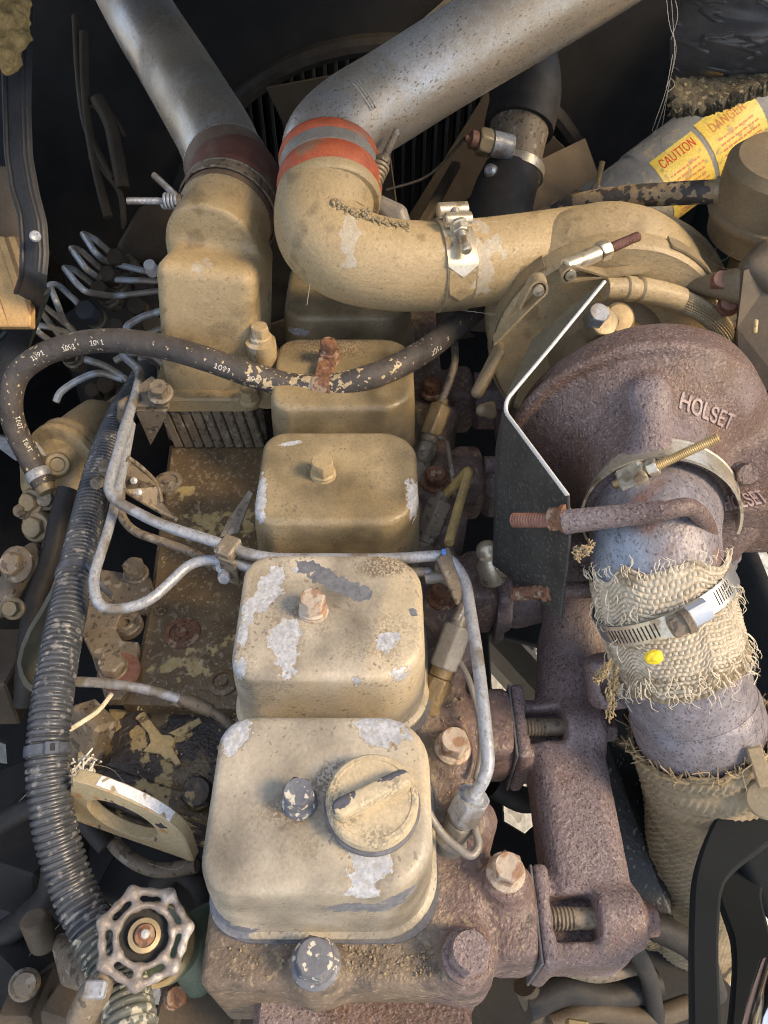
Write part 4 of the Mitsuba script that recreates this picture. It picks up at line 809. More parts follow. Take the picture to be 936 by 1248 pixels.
def yarns(s_c, spread, count, out, sdir, r=.0413):
    for _ in range(count):
        th = rng.uniform(0, 2 * np.pi); s = s_c + rng.normal(0, spread); p, t, u, v = along(s); n = u * math.cos(th) + v * math.sin(th); w = -u * math.sin(th) + v * math.cos(th); p = p + n * r
        if (EYE - p) @ n < 0: continue
        L = rng.uniform(.005, out); k1, k2 = rng.normal(0, .28, 2); q = [p, p + (t * sdir * .45 + n * .25 + w * k1 * .5) * L, p + (t * sdir * .8 + n * rng.uniform(.0, .45) + w * k2) * L, p + (t * sdir * rng.uniform(.7, 1.2) + n * rng.uniform(-.1, .4) + w * (k2 + rng.normal(0, .22))) * L]
        fr.append(sweep(spline(q, 4), np.linspace(rng.uniform(.0002, .00042), .00012, 13), 4))
yarns(S0 + .001, .002, 130, .007, -1); yarns(S0 + .016, .005, 150, .012, 1, .0413); yarns(S1, .003, 170, .011, 1); yarns(S1 - .008, .004, 60, .012, 1, .0413)
part(wr, 'frayed_yarn', cat(fr), 'frayed_yarn', 60, kind='stuff')
nb = []
for q in ([(752, 815, .452), (747, 835, .455), (744, 855, .458), (746, 880, .462)], [(745, 805, .452), (735, 822, .455), (722, 830, .458)], [(722, 668, .448), (708, 672, .450), (700, 682, .455)]):
    b_ = spline([sp(*z) for z in q], 8)
    for k in range(70):
        i = rng.integers(0, len(b_) - 4); o_ = rng.normal(0, .0014, 3); nb.append(sweep(b_[i:i + 4] + o_ + rng.normal(0, .0007, (4, 3)), .0005, 4))
part(wr, 'hanging_yarn', cat(nb), 'yarn_brown', 60, 'brown twisted loose yarns', kind='stuff')
solo('paint_blob', tm(noisy(trimesh.creation.icosphere(3), .25, 2.2, 4).vertices * A(.0052, .0035, .0045) + sp(797, 801, .4225), trimesh.creation.icosphere(3).faces), 'yellow_blob', 'small bright yellow blob stuck to the lower edge of the woven wrap', 'paint blob', smooth=True)

wc = thing('worm_clamp', 'steel worm drive clamp with slotted band round the woven wrap', 'hose clamp')
pc, tc, uc, vc = along(SC); axc = unit(tc + RGT * .26)
f3 = EYE - pc; f3 = unit(f3 - axc * (f3 @ axc)); sd = np.cross(axc, f3); RC = .0432
def on_band(a, r, h=0): return pc + (f3 * math.cos(a) + sd * math.sin(a)) * r + axc * h
def arc_strip(a0, a1, r, w, t, n=40, dr_=0):
    R = []
    for k, a in enumerate(np.linspace(a0, a1, n)):
        rr = r + dr_ * (k / n); R.append(np.array([on_band(a, rr, -w / 2), on_band(a, rr, w / 2), on_band(a, rr + t, w / 2), on_band(a, rr + t, -w / 2)]))
    return rings(R)
part(wc, 'band', arc_strip(-math.pi, math.pi * .99, RC - .0008, .0125, .0009, 80), 'bright_steel', 40)
sg_ = 1 if sd @ RGT > 0 else -1
part(wc, 'tail', arc_strip(*sorted((sg_ * .16, -sg_ * .98)), RC + .0010, .0125, .0009, 40), 'zinc_gold', 40, 'slotted band tail')
for k in range(13):
    a = -sg_ * (.24 + k * .056); part(wc, 'slot', arc_strip(a - .009, a + .009, RC + .0018, .0085, .0003, 3), 'bay_black', False)
for k in range(7):
    a = sg_ * (.62 + k * .05); part(wc, 'slot', arc_strip(a - .009, a + .009, RC - .0002, .0085, .0004, 3), 'bay_black', False)
Rh = np.array([unit(on_band(sg_ * .40, 1) - on_band(sg_ * .16, 1)), axc, np.cross(unit(on_band(sg_ * .40, 1) - on_band(sg_ * .16, 1)), axc)])
part(wc, 'screw_housing', hull(*[on_band(sg_ * a, RC + h, w) + np.zeros((1, 3)) for a in (.12, .40) for h, ws in ((.001, .0066), (.004, .0066), (.0062, .0050), (.0072, .002)) for w in (-ws, ws)]), 'bright_steel', 20)
so = on_band(sg_ * .09, RC + .0052); sx = -unit(on_band(sg_ * .30, 1) - on_band(sg_ * .06, 1))
part(wc, 'screw', cat(hexbar(so, sx, .0105, .0085, .3), lathe(so, sx, [(.0052, -.004), (.0072, -.003), (.0072, .0005), (.0052, .001)], 22)), 'dirty_steel')
# V-band at the turbine outlet with its long stud
BA = unit(TA * .6 + unit(sp(797, 660, .466) - sp(806, 600, .50)))
tbolt_clamp(sp(803, 622, .487), BA, .0462, .020, sp(748, 592, .462), sp(876, 533, .432), 'pale V band clamp with a long brass stud at the turbine outlet', 'zinc_gold', 'brass', False)

# ------------------------------------------------------------------ lower exhaust: braided sleeve
bs = thing('braided_sleeve', 'dusty rope braided heat sleeve spiralling down below the exhaust pipe', 'heat sleeve')
bp = spline([sp(853, 886, .4830), sp(864, 925, .4925), sp(866, 975, .530), sp(858, 1040, .60), (sp(845, 1100, .69)), sp(836, 1160, .78), sp(830, 1220, .90)], 60)
sb = np.concatenate([[0], np.cumsum(np.linalg.norm(np.diff(bp, axis=0), axis=1))]); n_ = int(sb[-1] / .0009); sq = np.linspace(0, sb[-1], n_); bq = np.stack([np.interp(sq, sb, bp[:, k]) for k in range(3)], 1)
tb, Ub, Vb = frames(bq); th = np.arange(150) * 2 * np.pi / 150; R = []
for k in range(n_):
    ph = (sq[k] / .0105 + th / (2 * np.pi)) % 1; st = (th / (2 * np.pi) * 60 + (ph > .5) * .5 + np.abs(ph - .5) * 1.6) % 1
    rr = .0408 - .0015 * smooth01(sq[k] / .10) + .0042 * np.sqrt(np.clip(1 - (2 * ph - 1) ** 2, 0, 1)) + .0010 * np.sin(st * 2 * np.pi) * np.sin(ph * np.pi)
    R.append(bq[k] + (Ub[k] * np.cos(th)[:, None] + Vb[k] * np.sin(th)[:, None]) * rr[:, None])
part(bs, 'braid', rings(R, False), 'glass_cloth_old', 60)
rim = np.array([bq[4] + (Ub[4] * math.cos(a) + Vb[4] * math.sin(a)) * .0432 for a in np.linspace(0, 2 * np.pi, 90)]); rim += rng.normal(0, .0007, rim.shape)
part(bs, 'frayed_rim', sweep(rim, .0019, 8), 'yarn_brown', 60, 'frayed brown rim')
fr2 = [sweep(spline([rim[i], rim[i] + rng.normal(0, .002, 3) - tb[0] * .003, rim[i] + rng.normal(0, .004, 3) - tb[0] * .004], 3), .0004, 4) for i in rng.integers(0, 90, 160)]
part(bs, 'loose_yarn', cat(fr2), 'yarn_brown', 60, kind='stuff')

# ------------------------------------------------------------------ fuel lines and injectors
def zs(*q): return [az(*p) for p in q]
G1 = az(318, 681, .987); G2 = A(.084, G1[1], .987)
LA = zs((150, 433, .955), (172, 452, .965), (165, 482, .978), (155, 513, .985), (140, 564, .990), (128, 604, .990), (196, 640, .990), (262, 660, .988)) + [G1, G2 - A(.03, 0, 0), A(.0805, G1[1], .987)]
r1 = zs((545, 676, .987), (567, 705, .985), (582, 800, .985), (591, 880, .985), (596, 938, .980), (577, 972, .970))
fl_ = thing('fuel_line', 'long grey fuel line through the gap between covers, down to the nearest injector', 'fuel line', 'metal fuel lines')
part(fl_, 'tube', pipe(LA[:-1] + r1, .0039, .017, 14), 'galvanised', 60)
part(fl_, 'worn_sleeve', sweep(np.array([az(165, 482, .978) * (1 - t) + az(142, 558, .990) * t for t in (.42, .44, .70, .72)]), [.0042, .0047, .0047, .0042], 14), 'galvanised', 60)
fb = thing('fuel_line', 'grey U bent fuel line rising to the small clamp beside the second rocker cover', 'fuel line', 'metal fuel lines')
LB = zs((160, 517, .972), (152, 562, .968), (134, 640, .972), (112, 708, .975), (121, 745, .972), (178, 738, .972), (232, 686, .975), (262, 681, .978)) + [A(-.035, G1[1] - .003, .976), A(.075, G1[1] - .003, .976)] + zs((520, 700, .972), (552, 708, .972), (566, 735, .968), (556, 757, .962))
part(fb, 'tube', pipe(LB, .0036, .016, 14), 'galvanised', 60)
fc = thing('fuel_line', 'brown stained fuel line lowest of those bent across the plenum', 'fuel line', 'metal fuel lines')
part(fc, 'tube', pipe(zs((148, 590, .955), (146, 628, .955), (162, 648, .955), (232, 672, .955), (262, 690, .962)) + [A(-.035, G1[1] - .005, .965)], .0034, .012, 14), 'dirty_steel', 60)
lc = thing('line_clamp', 'small two bolt clamp block holding the fuel lines beside the second rocker cover', 'clamp')
c = az(279, 672, .985); dl = unit(az(318, 681, .985) - az(262, 660, .985)); nl = np.cross(A(0, 0, 1), dl); Rl = np.array([dl, nl, A(0, 0, 1)])
part(lc, 'block', box(c + A(0, 0, .003), (.013, .017, .010), .0015, Rl), 'dirty_steel'); part(lc, 'face_plate', box(c + A(0, -.009, -.010), (.013, .0025, .026), .0008, Rl), 'dirty_steel')
for x, y in ((271, 687), (274, 700)): part(lc, 'bolt', bolt(az(x, y, .972), (.1, -.85, .4), .0078, .006, 1.2, .0015), 'galvanised')
part(lc, 'bracket_leg', plate([(0, 0), (.014, 0), (.016, .03), (.012, .034), (.002, .012)], [], az(268, 655, .965), (1, .2, .1), (.25, .8, .5), .002, .0005), 'dirty_steel')
b1 = thing('hanging_bracket', 'grey brown bent bracket with a flanged bolt beside the intake elbow', 'bracket')
q = [sp(163, 497, .640), sp(205, 497, .640), sp(208, 480, .645), sp(186, 460, .66), sp(170, 472, .655)]
part(b1, 'tab', shell([q[0], q[1], q[2], q[3], q[4]], [(0, 1, 2), (0, 2, 3), (0, 3, 4)], .004), 'dirty_steel', False)
q = [sp(165, 499, .642), sp(204, 499, .642), sp(198, 516, .655), sp(184, 541, .680), sp(176, 522, .662)]
part(b1, 'point', shell(q, [(0, 4, 1), (4, 2, 1), (4, 3, 2)], .003), 'dirty_steel', False)
part(b1, 'bolt', bolt(sp(196, 480, .636), unit(A(.05, -.35, .9)), .0135, .010, 1.55, .003, .3), 'dirty_steel')
part(b1, 'pinch', hull(ball(sp(152, 494, .645), .006), ball(sp(150, 508, .652), .005), ball(sp(160, 490, .65), .006)), 'dirty_steel')
b2 = thing('line_bracket', 'brown folded sheet bracket with two small holes under the grey fuel line', 'bracket')
q = [sp(142, 574, .598), sp(156, 558, .605), sp(192, 592, .640), sp(197, 612, .640), sp(216, 634, .645), sp(190, 620, .640), sp(152, 596, .625)]
part(b2, 'web', shell(q, [(0, 2, 1), (0, 6, 2), (6, 5, 2), (5, 3, 2), (5, 4, 3)], .0022), 'dirty_steel', False)
part(b2, 'lip', sweep(spline([q[0], q[6], q[5], q[4]], 6), .0024, 8), 'dirty_steel', 60); part(b2, 'upper_lip', sweep(spline([q[1], sp(170, 568, .615), q[2], q[3]], 6), .0020, 8), 'dirty_steel', 60)
part(b2, 'clamp_tab', box(sp(130, 572, .594), (.010, .014, .012), .002), 'dirty_steel'); part(b2, 'clamp_bolt', bolt(sp(124, 585, .592), (-.3, -.8, .3), .009, .006, 0), 'dirty_steel')
for x, y in ((163, 586), (169, 600)): part(b2, 'rivet', lathe(sp(x, y, .612), unit(A(.3, -.5, .7)), [(.0028, -.002), (.0028, .0008), (.001, .0012)], 12), 'galvanised')

def injector(base, top, af, mats, lab, roll=.2):
    t = thing('injector', lab, 'fuel injector', 'fuel injectors'); d = unit(top - base); L = np.linalg.norm(top - base)
    part(t, 'body', lathe(base - d * .05, d, [(.0115, 0), (.0115, .044), (.0082, .048), (.0082, .055)], 24), mats[1]); part(t, 'lower_hex', hexbar(base, d, af * .86, L * .26, roll + .4, .12, True), mats[1])
    part(t, 'collar', lathe(base + d * L * .26, d, [(af * .36, 0), (af * .42, .001), (af * .42, L * .12), (af * .36, L * .13)], 24), mats[1])
    part(t, 'nut', hexbar(base + d * L * .38, d, af, L * .52, roll, .14, True), mats[0]); part(t, 'cone', lathe(base + d * L * .9, d, [(af * .34, 0), (af * .3, L * .05), (.0046, L * .12)], 20), mats[0]); return t
injector(az(556, 1012, .936), az(580, 965, .966), .0185, ('galvanised', 'galvanised_dull'), 'grey injector nut at the right of the nearest rocker cover')
injector(az(527, 852, .928), az(562, 752, .962), .0185, ('galvanised_dull', 'brass_old'), 'injector with dark hex nut over a brass collar beside the second rocker cover')
injector(az(508, 682, .928), az(540, 602, .960), .0180, ('dirty_steel', 'dirty_steel'), 'grimy injector beside the third rocker cover')
injector(az(515, 560, .935), az(540, 488, .962), .0180, ('brass_old', 'dirty_steel'), 'grimy brass toned injector beside the fourth rocker cover')
def line(pts, r, m, lab, rad=.01):
    t = thing('fuel_line', lab, 'fuel line', 'metal fuel lines'); part(t, 'tube', pipe(pts, r, rad, 12), m, 60); return t
line(zs((547, 662, .985), (558, 620, .985), (573, 570, .990), (560, 585, .975), (540, 606, .958)), .0035, 'brass_line', 'short golden fuel line looping over beside the third rocker cover', .012)
line(zs((553, 400, .985), (555, 440, .985), (548, 465, .975), (536, 495, .960)), .0034, 'dirty_steel', 'brown fuel line dropping to the injector beside the fourth rocker cover', .02)
line(zs((535, 532, .955), (545, 537, .958), (551, 575, .955), (554, 605, .950)), .0021, 'dirty_steel', 'thin brown return line between the third and fourth injectors', .006)
line(zs((508, 935, .965), (518, 985, .955), (542, 1022, .948), (575, 1046, .945), (585, 1030, .945), (577, 1004, .945)), .0024, 'galvanised_dull', 'thin grey return line hooked round the corner of the nearest rocker cover', .014)
line(zs((552, 795, .945), (570, 822, .948), (584, 870, .945), (588, 915, .942), (580, 950, .938)), .0021, 'galvanised_dull', 'thin return line running down behind the thick grey fuel line', .012)
line(zs((548, 690, .955), (566, 720, .950), (572, 760, .945)), .0028, 'dirty_steel', 'short brown line tucked behind the grey fuel line near its upper bend', .008)
rc = thing('line_bracket', 'small bent strap joining the fuel lines right of the second rocker cover', 'bracket')
part(rc, 'strap', hull(ball(az(536, 683, .990), .0022), ball(az(545, 671, .990), .0022), ball(az(564, 728, .984), .0016), ball(az(557, 734, .984), .0016)), 'dirty_steel'); part(rc, 'block', box(az(541, 690, .980), (.013, .013, .014), .0015), 'dirty_steel'); part(rc, 'stub', lathe(az(518, 706, .975), (1, .15, .12), [(.0036, 0), (.0042, .004), (.0042, .014), (.002, .0148), (.0015, .013)], 16), 'galvanised_dull')
part(rc, 'blue_mark', box(az(541, 673, .9925), (.003, .004, .003), .0004), 'blue_mark', False, 'small blue paint mark')

# ------------------------------------------------------------------ the thin hose across the plenum and the loose wire
lh = thing('return_hose', 'thin grey hose crossing the front of the intake plenum', 'hose')
part(lh, 'tube', hose(zs((60, 832, .935), (95, 831, .936), (130, 833, .936), (180, 841, .934), (222, 853, .930)), .0034, 14, 10), 'galvanised', 60)
part(lh, 'ferrule', hose(zs((218, 852, .930), (235, 857, .929), (258, 867, .926)), [.0036, .0050, .0044], 14, 8), 'dirty_steel', 60); part(lh, 'tail', hose(zs((256, 866, .926), (272, 876, .922), (284, 886, .916)), .0034, 12, 6), 'dirty_steel', 60)
solo('loose_wire', hose(zs((84, 890, .93), (100, 880, .93), (120, 866, .925), (136, 846, .920)), .0016, 10, 8), 'frayed_yarn', 'pale loose wire between the ribbed conduit and the plenum', 'wire', smooth=60)
rng = np.random.default_rng(5); c = az(92, 952, .925); tf_ = [sweep(spline([c + rng.normal(0, .003, 3), c + rng.normal(0, .006, 3), c + rng.normal(0, .010, 3)], 4), .0007, 4) for _ in range(60)]
solo('white_fluff', cat(tf_), 'white_print', 'ragged white fluff caught at the left tip of the lifting eye', 'fluff', smooth=60)

# ------------------------------------------------------------------ ribbed conduit and its ties
CD = [(178, 452, .79), (165, 478, .755), (150, 502, .72), (126, 560, .66), (105, 640, .60), (88, 720, .545), (72, 800, .505), (62, 870, .480), (58, 930, .468), (65, 1000, .458), (86, 1075, .450), (116, 1140, .438), (146, 1195, .425), (160, 1255, .405), (163, 1330, .39)]
cp = spline([sp(*q) for q in CD], 40); sc = np.concatenate([[0], np.cumsum(np.linalg.norm(np.diff(cp, axis=0), axis=1))])
def conduit(s0, s1, r, pitch=.0041):
    m = int((s1 - s0) / pitch) * 8; s = np.linspace(s0, s1, m); p = np.stack([np.interp(s, sc, cp[:, k]) for k in range(3)], 1); f = (s / pitch) % 1
    pr = np.where(f < .74, np.sqrt(np.clip(1 - ((f - .37) / .37) ** 4, 0, 1)), 0); return sweep(p, r - .0017 + .0017 * pr, 30)
cn = thing('ribbed_conduit', 'black ribbed plastic conduit snaking down the left side, dusty grey ribs', 'conduit')
part(cn, 'tube', conduit(.0, sc[-1] * .88, .0128), 'black_plastic', 50); part(cn, 'lower_tube', conduit(sc[-1] * .865, sc[-1], .0140), 'loom_green', 50, 'greenish grey dusty lower end')
def near_s(px, py): return min((math.hypot(468 + FOC * ((p - EYE) @ RGT) / ((p - EYE) @ FWD) - px, 624 - FOC * ((p - EYE) @ UPV) / ((p - EYE) @ FWD) - py), s) for p, s in zip(cp, sc))[1]
tcd, ucd, vcd = frames(cp)
def at_s(s): return [np.array([np.interp(s, sc, M_[:, k]) for k in range(3)]) for M_ in (cp, tcd)]
for (px, py), lab in (((58, 914), 'black cable tie with its square lock on the ribbed conduit'), ((87, 700), 'black cable tie pulling the ribbed conduit to the fuel line')):
    p, t = at_s(near_s(px, py)); tk = thing('cable_tie', lab, 'cable tie'); part(tk, 'strap', lathe(p - t * .0032, t, [(.0122, 0), (.0137, .0003), (.0139, .0032), (.0137, .0061), (.0122, .0064)], 40), 'tie_black')
    n_ = unit(EYE + A(-.06, 0, 0) - p); n_ = unit(n_ - t * (n_ @ t)); w_ = np.cross(t, n_)
    if py > 800: part(tk, 'lock', box(p + n_ * .0145 - w_ * .004, (.0085, .0075, .0045), .0008, np.array([w_, t, n_])), 'tie_black'); part(tk, 'slot', box(p + n_ * .0168 - w_ * .0045, (.0026, .0042, .0012), .0002, np.array([w_, t, n_])), 'bay_black')
    else: part(tk, 'tail', hose([p + n_ * .012 + RGT * .008, sp(122, 712, .555), sp(134, 724, .565)], .0022, 8, 5), 'tie_black')

# ------------------------------------------------------------------ printed hose over the covers
HP = [(54, 592, .70), (35, 556, .70), (18, 520, .69), (13, 488, .68), (21, 458, .675), (46, 436, .668), (85, 421, .66), (130, 415, .65), (190, 421, .636), (250, 437, .626), (310, 458, .626), (358, 470, .630), (402, 471, .6225), (450, 460, .618), (500, 438, .632), (545, 407, .662), (590, 368, .70)]
hp = spline([sp(*q) for q in HP], 14); sh_ = np.concatenate([[0], np.cumsum(np.linalg.norm(np.diff(hp, axis=0), axis=1))]); HR = .0102
th_ = np.gradient(hp, axis=0); th_ /= np.linalg.norm(th_, axis=1, keepdims=True)
ph = thing('printed_hose', 'black rubber hose with white numbers and tan flecks, looping left and across the covers', 'hose')
part(ph, 'tube', sweep(hp, HR, 30), 'rubber', 60)
def print_on(text, px, py, h=.0052, off=0.0):
    s0 = min((math.hypot(468 + FOC * ((p - EYE) @ RGT) / ((p - EYE) @ FWD) - px, 624 - FOC * ((p - EYE) @ UPV) / ((p - EYE) @ FWD) - py), s) for p, s in zip(hp, sh_))[1]
    m = dense(meshkit.text_mesh(text, h * .85, .0003), .0025); v = m.vertices; v[:, 0] *= .95; v[:, 0] -= v[:, 0].mean(); v[:, 1] -= h / 2; out = []
    for x, y, z in v:
        p, t = [np.array([np.interp(s0 + x, sh_, M_[:, k]) for k in range(3)]) for M_ in (hp, th_)]; t = unit(t); n_ = unit(EYE - p); n_ = unit(n_ - t * (n_ @ t)); w_ = np.cross(n_, t); a = y / HR + off
        out.append(p + (n_ * math.cos(a) + w_ * math.sin(a)) * (HR + (.0002 if z > 1e-5 else -.0003)))
    part(ph, 'printed_number', tm(out, m.faces), 'white_print', False)
for tx, px, py, o in (('1091', 20, 548, -.3), ('1091', 17, 512, -.4), ('1091', 55, 432, .2), ('1091', 90, 420, -.1), ('1091', 128, 415, -.1), ('1091', 277, 447, -.25), ('1921', 315, 460, -.25), ('1091', 520, 424, -.5)): print_on(tx, px, py, .0050, o)
part(ph, 'end_band', sweep(hp[3:8], [.0106, .0116, .0118, .0116, .0106], 26), 'galvanised', 60, 'worn pale end band'); part(ph, 'fitting', hose([hp[0] + (hp[0] - hp[6]) * .5, hp[0], hp[3]], [.008, .0092, .0096], 22, 5), 'dirty_tan', 50)
pcl = thing('hose_clip', 'rusty strap clip bolting the printed hose to the fourth rocker cover', 'clip')
s_c = min((abs(p[0] - sp(394, 470, .6235)[0]), i) for i, p in enumerate(hp))[1]
part(pcl, 'strap', lathe(hp[s_c] - th_[s_c] * .0075, th_[s_c], [(.0100, 0), (.0113, .0003), (.0113, .0147), (.0100, .015)], 36), 'orange_rust')
bt = az(402, 441, 1.0); part(pcl, 'tab', hull(ball(hp[s_c] + A(0, .004, .010), .0016) + A(-.006, 0, 0), ball(hp[s_c] + A(0, .004, .010), .0016) + A(.006, 0, 0), ball(bt + A(-.006, .004, .008), .0016), ball(bt + A(.006, .004, .008), .0016)), 'orange_rust')
part(pcl, 'post', lathe(bt + A(0, 0, -.002), (0, 0, 1), [(.008, 0), (.008, .009)], 20), 'orange_rust'); part(pcl, 'bolt', bolt(bt + A(0, 0, .009), (0, -.05, 1), .0125, .009, 1.35, .003, .3), 'orange_rust')

# ------------------------------------------------------------------ injection pump lines, looped at the left
ip = thing('injection_pump', 'grimy dark injection pump body behind the loops of its fuel lines', 'fuel pump')
part(ip, 'body', hull(ball(sp(90, 400, 1.0), .02), ball(sp(200, 330, 1.08), .02), ball(sp(230, 440, .98), .02), ball(sp(130, 520, .90), .02), ball(sp(150, 430, 1.15), .03)), 'bay_black', 40)
IL = [[(200, 336), (129, 319), (116, 308), (100, 284), (114, 290), (140, 313)], [(200, 343), (122, 340), (105, 328), (86, 302), (97, 304), (130, 334)], [(200, 354), (140, 361), (104, 356), (92, 344), (78, 326), (90, 328), (120, 352)],
      [(96, 410), (78, 392), (68, 366), (60, 347), (70, 346), (104, 378)], [(84, 424), (59, 392), (46, 374), (54, 373), (82, 396)], [(104, 414), (70, 401), (46, 396), (45, 404), (76, 426)]]
NM = ['uppermost', 'second from the top', 'third from the top', 'fourth from the top', 'fifth from the top', 'lowest']
for k, q in enumerate(IL):
    t = thing('injection_line', f'grey hairpin injection line, {NM[k]} of the loops at the far left', 'fuel line', 'looped injection lines'); n = len(q)
    part(t, 'tube', pipe([sp(x, y, .80 + (.02 if i < 2 else -.03 if i < n - 3 else .02)) for i, (x, y) in enumerate(q)], .0033, .012, 12), 'pump_line', 60)
    x, y = q[-1]; o_ = sp(x - 1, y - 1, .812); dv = unit(sp(x + 26, y + 20, .87) - o_)
    if k in (0, 1, 2, 3, 5): part(t, 'nut', hexbar(o_, dv, .021 if k == 3 else .017, .020, .3, .14, True), 'galvanised_dark' if k == 3 else 'brown_murk'); part(t, 'socket', lathe(o_ + dv * .020, dv, [(.008, 0), (.0095, .001), (.0095, .008), (.012, .009), (.012, .022), (.010, .03)], 22), 'dirty_steel')
for q, lab in (([(104, 438), (128, 446), (165, 468), (182, 470), (190, 452), (170, 436)], 'grey injection line curving below the printed hose'), ([(68, 490), (74, 478), (118, 455), (150, 462)], 'brown injection line bending down toward the tan canister'), ([(200, 378), (170, 388), (154, 400), (160, 412), (200, 400)], 'small hairpin line beside the intake elbow'), ([(140, 440), (160, 430), (188, 436), (212, 460)], 'pale injection line passing under the printed hose')):
    t = thing('injection_line', lab, 'fuel line', 'looped injection lines'); part(t, 'tube', sweep(spline([sp(x, y, .79) for x, y in q], 9), .0037, 12), 'pump_line', 60)
for x, y, s in ((128, 468, 1), (150, 480, .9), (112, 475, .8), (185, 395, 1.1), (165, 372, 1), (140, 398, 1), (172, 345, .9)):
    part(ip, 'fitting', hexbar(sp(x, y, .85), unit(sp(x + 20, y + 18, .95) - sp(x, y, .85)), .019 * s, .03, .2, .14, True), 'brown_murk')

# ------------------------------------------------------------------ fuel pump, hoses and plates low on the left
fp = thing('fuel_filter_head', 'dusty tan canister with ringed flange at the left under the printed hose', 'fuel filter')
a_, b_ = sp(76, 560, .745), sp(126, 512, .80); d = unit(b_ - a_)
part(fp, 'canister', lathe(a_, d, [(.030, 0), (.036, .002), (.036, .008), (.033, .0095), (.0325, .013), (.035, .014), (.035, .020), (.0305, .022), (.0285, .050), (.0265, .070), (.020, .080), (.012, .084), (.010, .11)], 44), 'dusty_tan', 28)
part(fp, 'head', hull(ball(a_ - d * .004, .024), ball(sp(50, 590, .735), .018), ball(sp(88, 600, .735), .016), ball(sp(40, 560, .76), .012)), 'dusty_tan', 40)
part(fp, 'boss', lathe(sp(70, 566, .715), unit(EYE - sp(70, 566, .715)), [(.012, -.02), (.012, .002), (.010, .004), (.007, .004), (.006, .001)], 24), 'dirty_tan')
for x, y, r in ((42, 612, .013), (33, 622, .009), (47, 642, .015), (82, 632, .013), (60, 607, .012)):
    q = unit(A(-.1, -.6, .6) + A((x - 50) * .01, 0, 0)); part(fp, 'banjo', cat(lathe(sp(x, y, .72), q, [(r, -.03), (r, .003), (r * .9, .006), (r * .5, .007)], 22), hexbar(sp(x, y, .72) + q * .006, q, r * 1.25, .006, .3)), 'dirty_tan' if r > .012 else 'dirty_steel')
part(fp, 'lever', shell([sp(0, 530, .70), sp(44, 540, .72), sp(58, 556, .72), sp(20, 560, .72), sp(0, 545, .71)], [(0, 1, 2), (0, 2, 3), (0, 3, 4)][::-1], .004), 'galvanised', False)
solo('drop_hose', hose([sp(82, 596, .70), sp(70, 640, .69), sp(62, 680, .68), sp(44, 730, .66), (sp(34, 790, .64)), sp(30, 860, .64)], .0088, 20, 8), 'dark_rubber', 'black textured hose dropping from the tan canister at the left', 'hose', smooth=60)
eb = thing('end_bracket', 'grey bracket arm with a large flanged bolt at the left edge', 'bracket')
part(eb, 'arm', hull(ball(sp(14, 710, .66), .010), ball(sp(40, 672, .69), .008), ball(sp(0, 745, .66), .006), ball(sp(30, 690, .675), .014)), 'dirty_steel', 40); part(eb, 'bolt', bolt(sp(22, 688, .635), unit(A(-.2, -.55, .8)), .018, .007, 1.7, .005, .5), 'dirty_steel'); part(eb, 'small_bolt', bolt(sp(17, 742, .63), unit(A(.1, -.55, .8)), .012, .008, 1.5, .003), 'dirty_tan')
solo('curved_guard', sheet(np.array([[sp(x + (1 - f) * 0 + f * 46, y + f * (4 + 16 * k / 8), .545 + .03 * f) for f in np.linspace(0, 1, 5)] for k, (x, y) in enumerate(((66, 716), (52, 742), (36, 768), (27, 790), (23, 808), (26, 822), (32, 834), (40, 840)))]), .004), 'olive_dust_lit', 'curved greenish metal guard showing behind the ribbed conduit', 'guard', smooth=40)
solo('plenum_support', hull(ball(sp(62, 660, .70), .006), ball(sp(78, 676, .69), .006), ball(sp(62, 720, .68), .006), ball(sp(48, 690, .69), .006), ball(sp(70, 660, .74), .01)), 'dirty_steel', 'grey lug between the drop hose and the conduit', 'lug')
gp_ = thing('grey_post', 'grey sloping support post behind the lifting eye', 'support'); part(gp_, 'post', beam(sp(118, 868, .53), sp(70, 1000, .56), .030, .02, .003), 'dirty_steel')

# ------------------------------------------------------------------ drain valve with its scalloped hand wheel
VP = sp(176, 1140, .412); VA = unit(EYE + A(.03, .06, .0) - VP); vu, vv, _ = frame(VA, (0, 1, 0))
def pol(r, a, h=0): return VP + (vu * math.cos(a) + vv * math.sin(a)) * r + VA * h
def wheel_sdf():
    f = [s_tor(VP, VA, .0146, .0018)]
    for k in range(7):
        a = k * 2 * math.pi / 7 + .25; b = a + math.pi / 7; f += [s_cap(pol(.0146, a), pol(.0215, a, -.001), .0017, .0023)]; c = a + 2 * math.pi / 7
        f += [s_cap(pol(.0236, a, -.001), pol(.0214, b, -.0015), .0023, .0017), s_cap(pol(.0214, b, -.0015), pol(.0236, c, -.001), .0017, .0023)]
    return s_join(.003, *f)
va = thing('valve', 'brown scalloped hand wheel valve with a rusty centre nut, lower left corner', 'valve')
part(va, 'hand_wheel', solid(wheel_sdf(), VP - .031, VP + .031, .0010, .0003, 300), 'wheel_brown', True)
part(va, 'cap', lathe(VP - VA * .003, VA, [(.003, -.002), (.0075, 0), (.0085, .0015), (.0085, .003), (.006, .0036), (.0056, .002)], 32), 'dirty_tan'); part(va, 'packing_disc', lathe(VP - VA * .006, VA, [(.001, 0), (.0150, 0), (.0150, .001), (.001, .001)], 32), 'bay_black'); part(va, 'nut', lathe(VP, VA, [(.0055, 0), (.0052, .003), (.0032, .0034), (.003, .0048), (.001, .005)], 24), 'orange_rust', 30, 'rusty centre nut'); part(va, 'stem_tip', lathe(VP + VA * .003, VA, [(.0024, 0), (.0022, .0028), (.0006, .003)], 16), 'galvanised')  # black disc behind the wheel stands in for the dark of the recess
part(va, 'stem', lathe(VP - VA * .003, -VA, [(.0042, 0), (.0042, .02), (.010, .021), (.011, .032)], 22), 'wheel_brown')
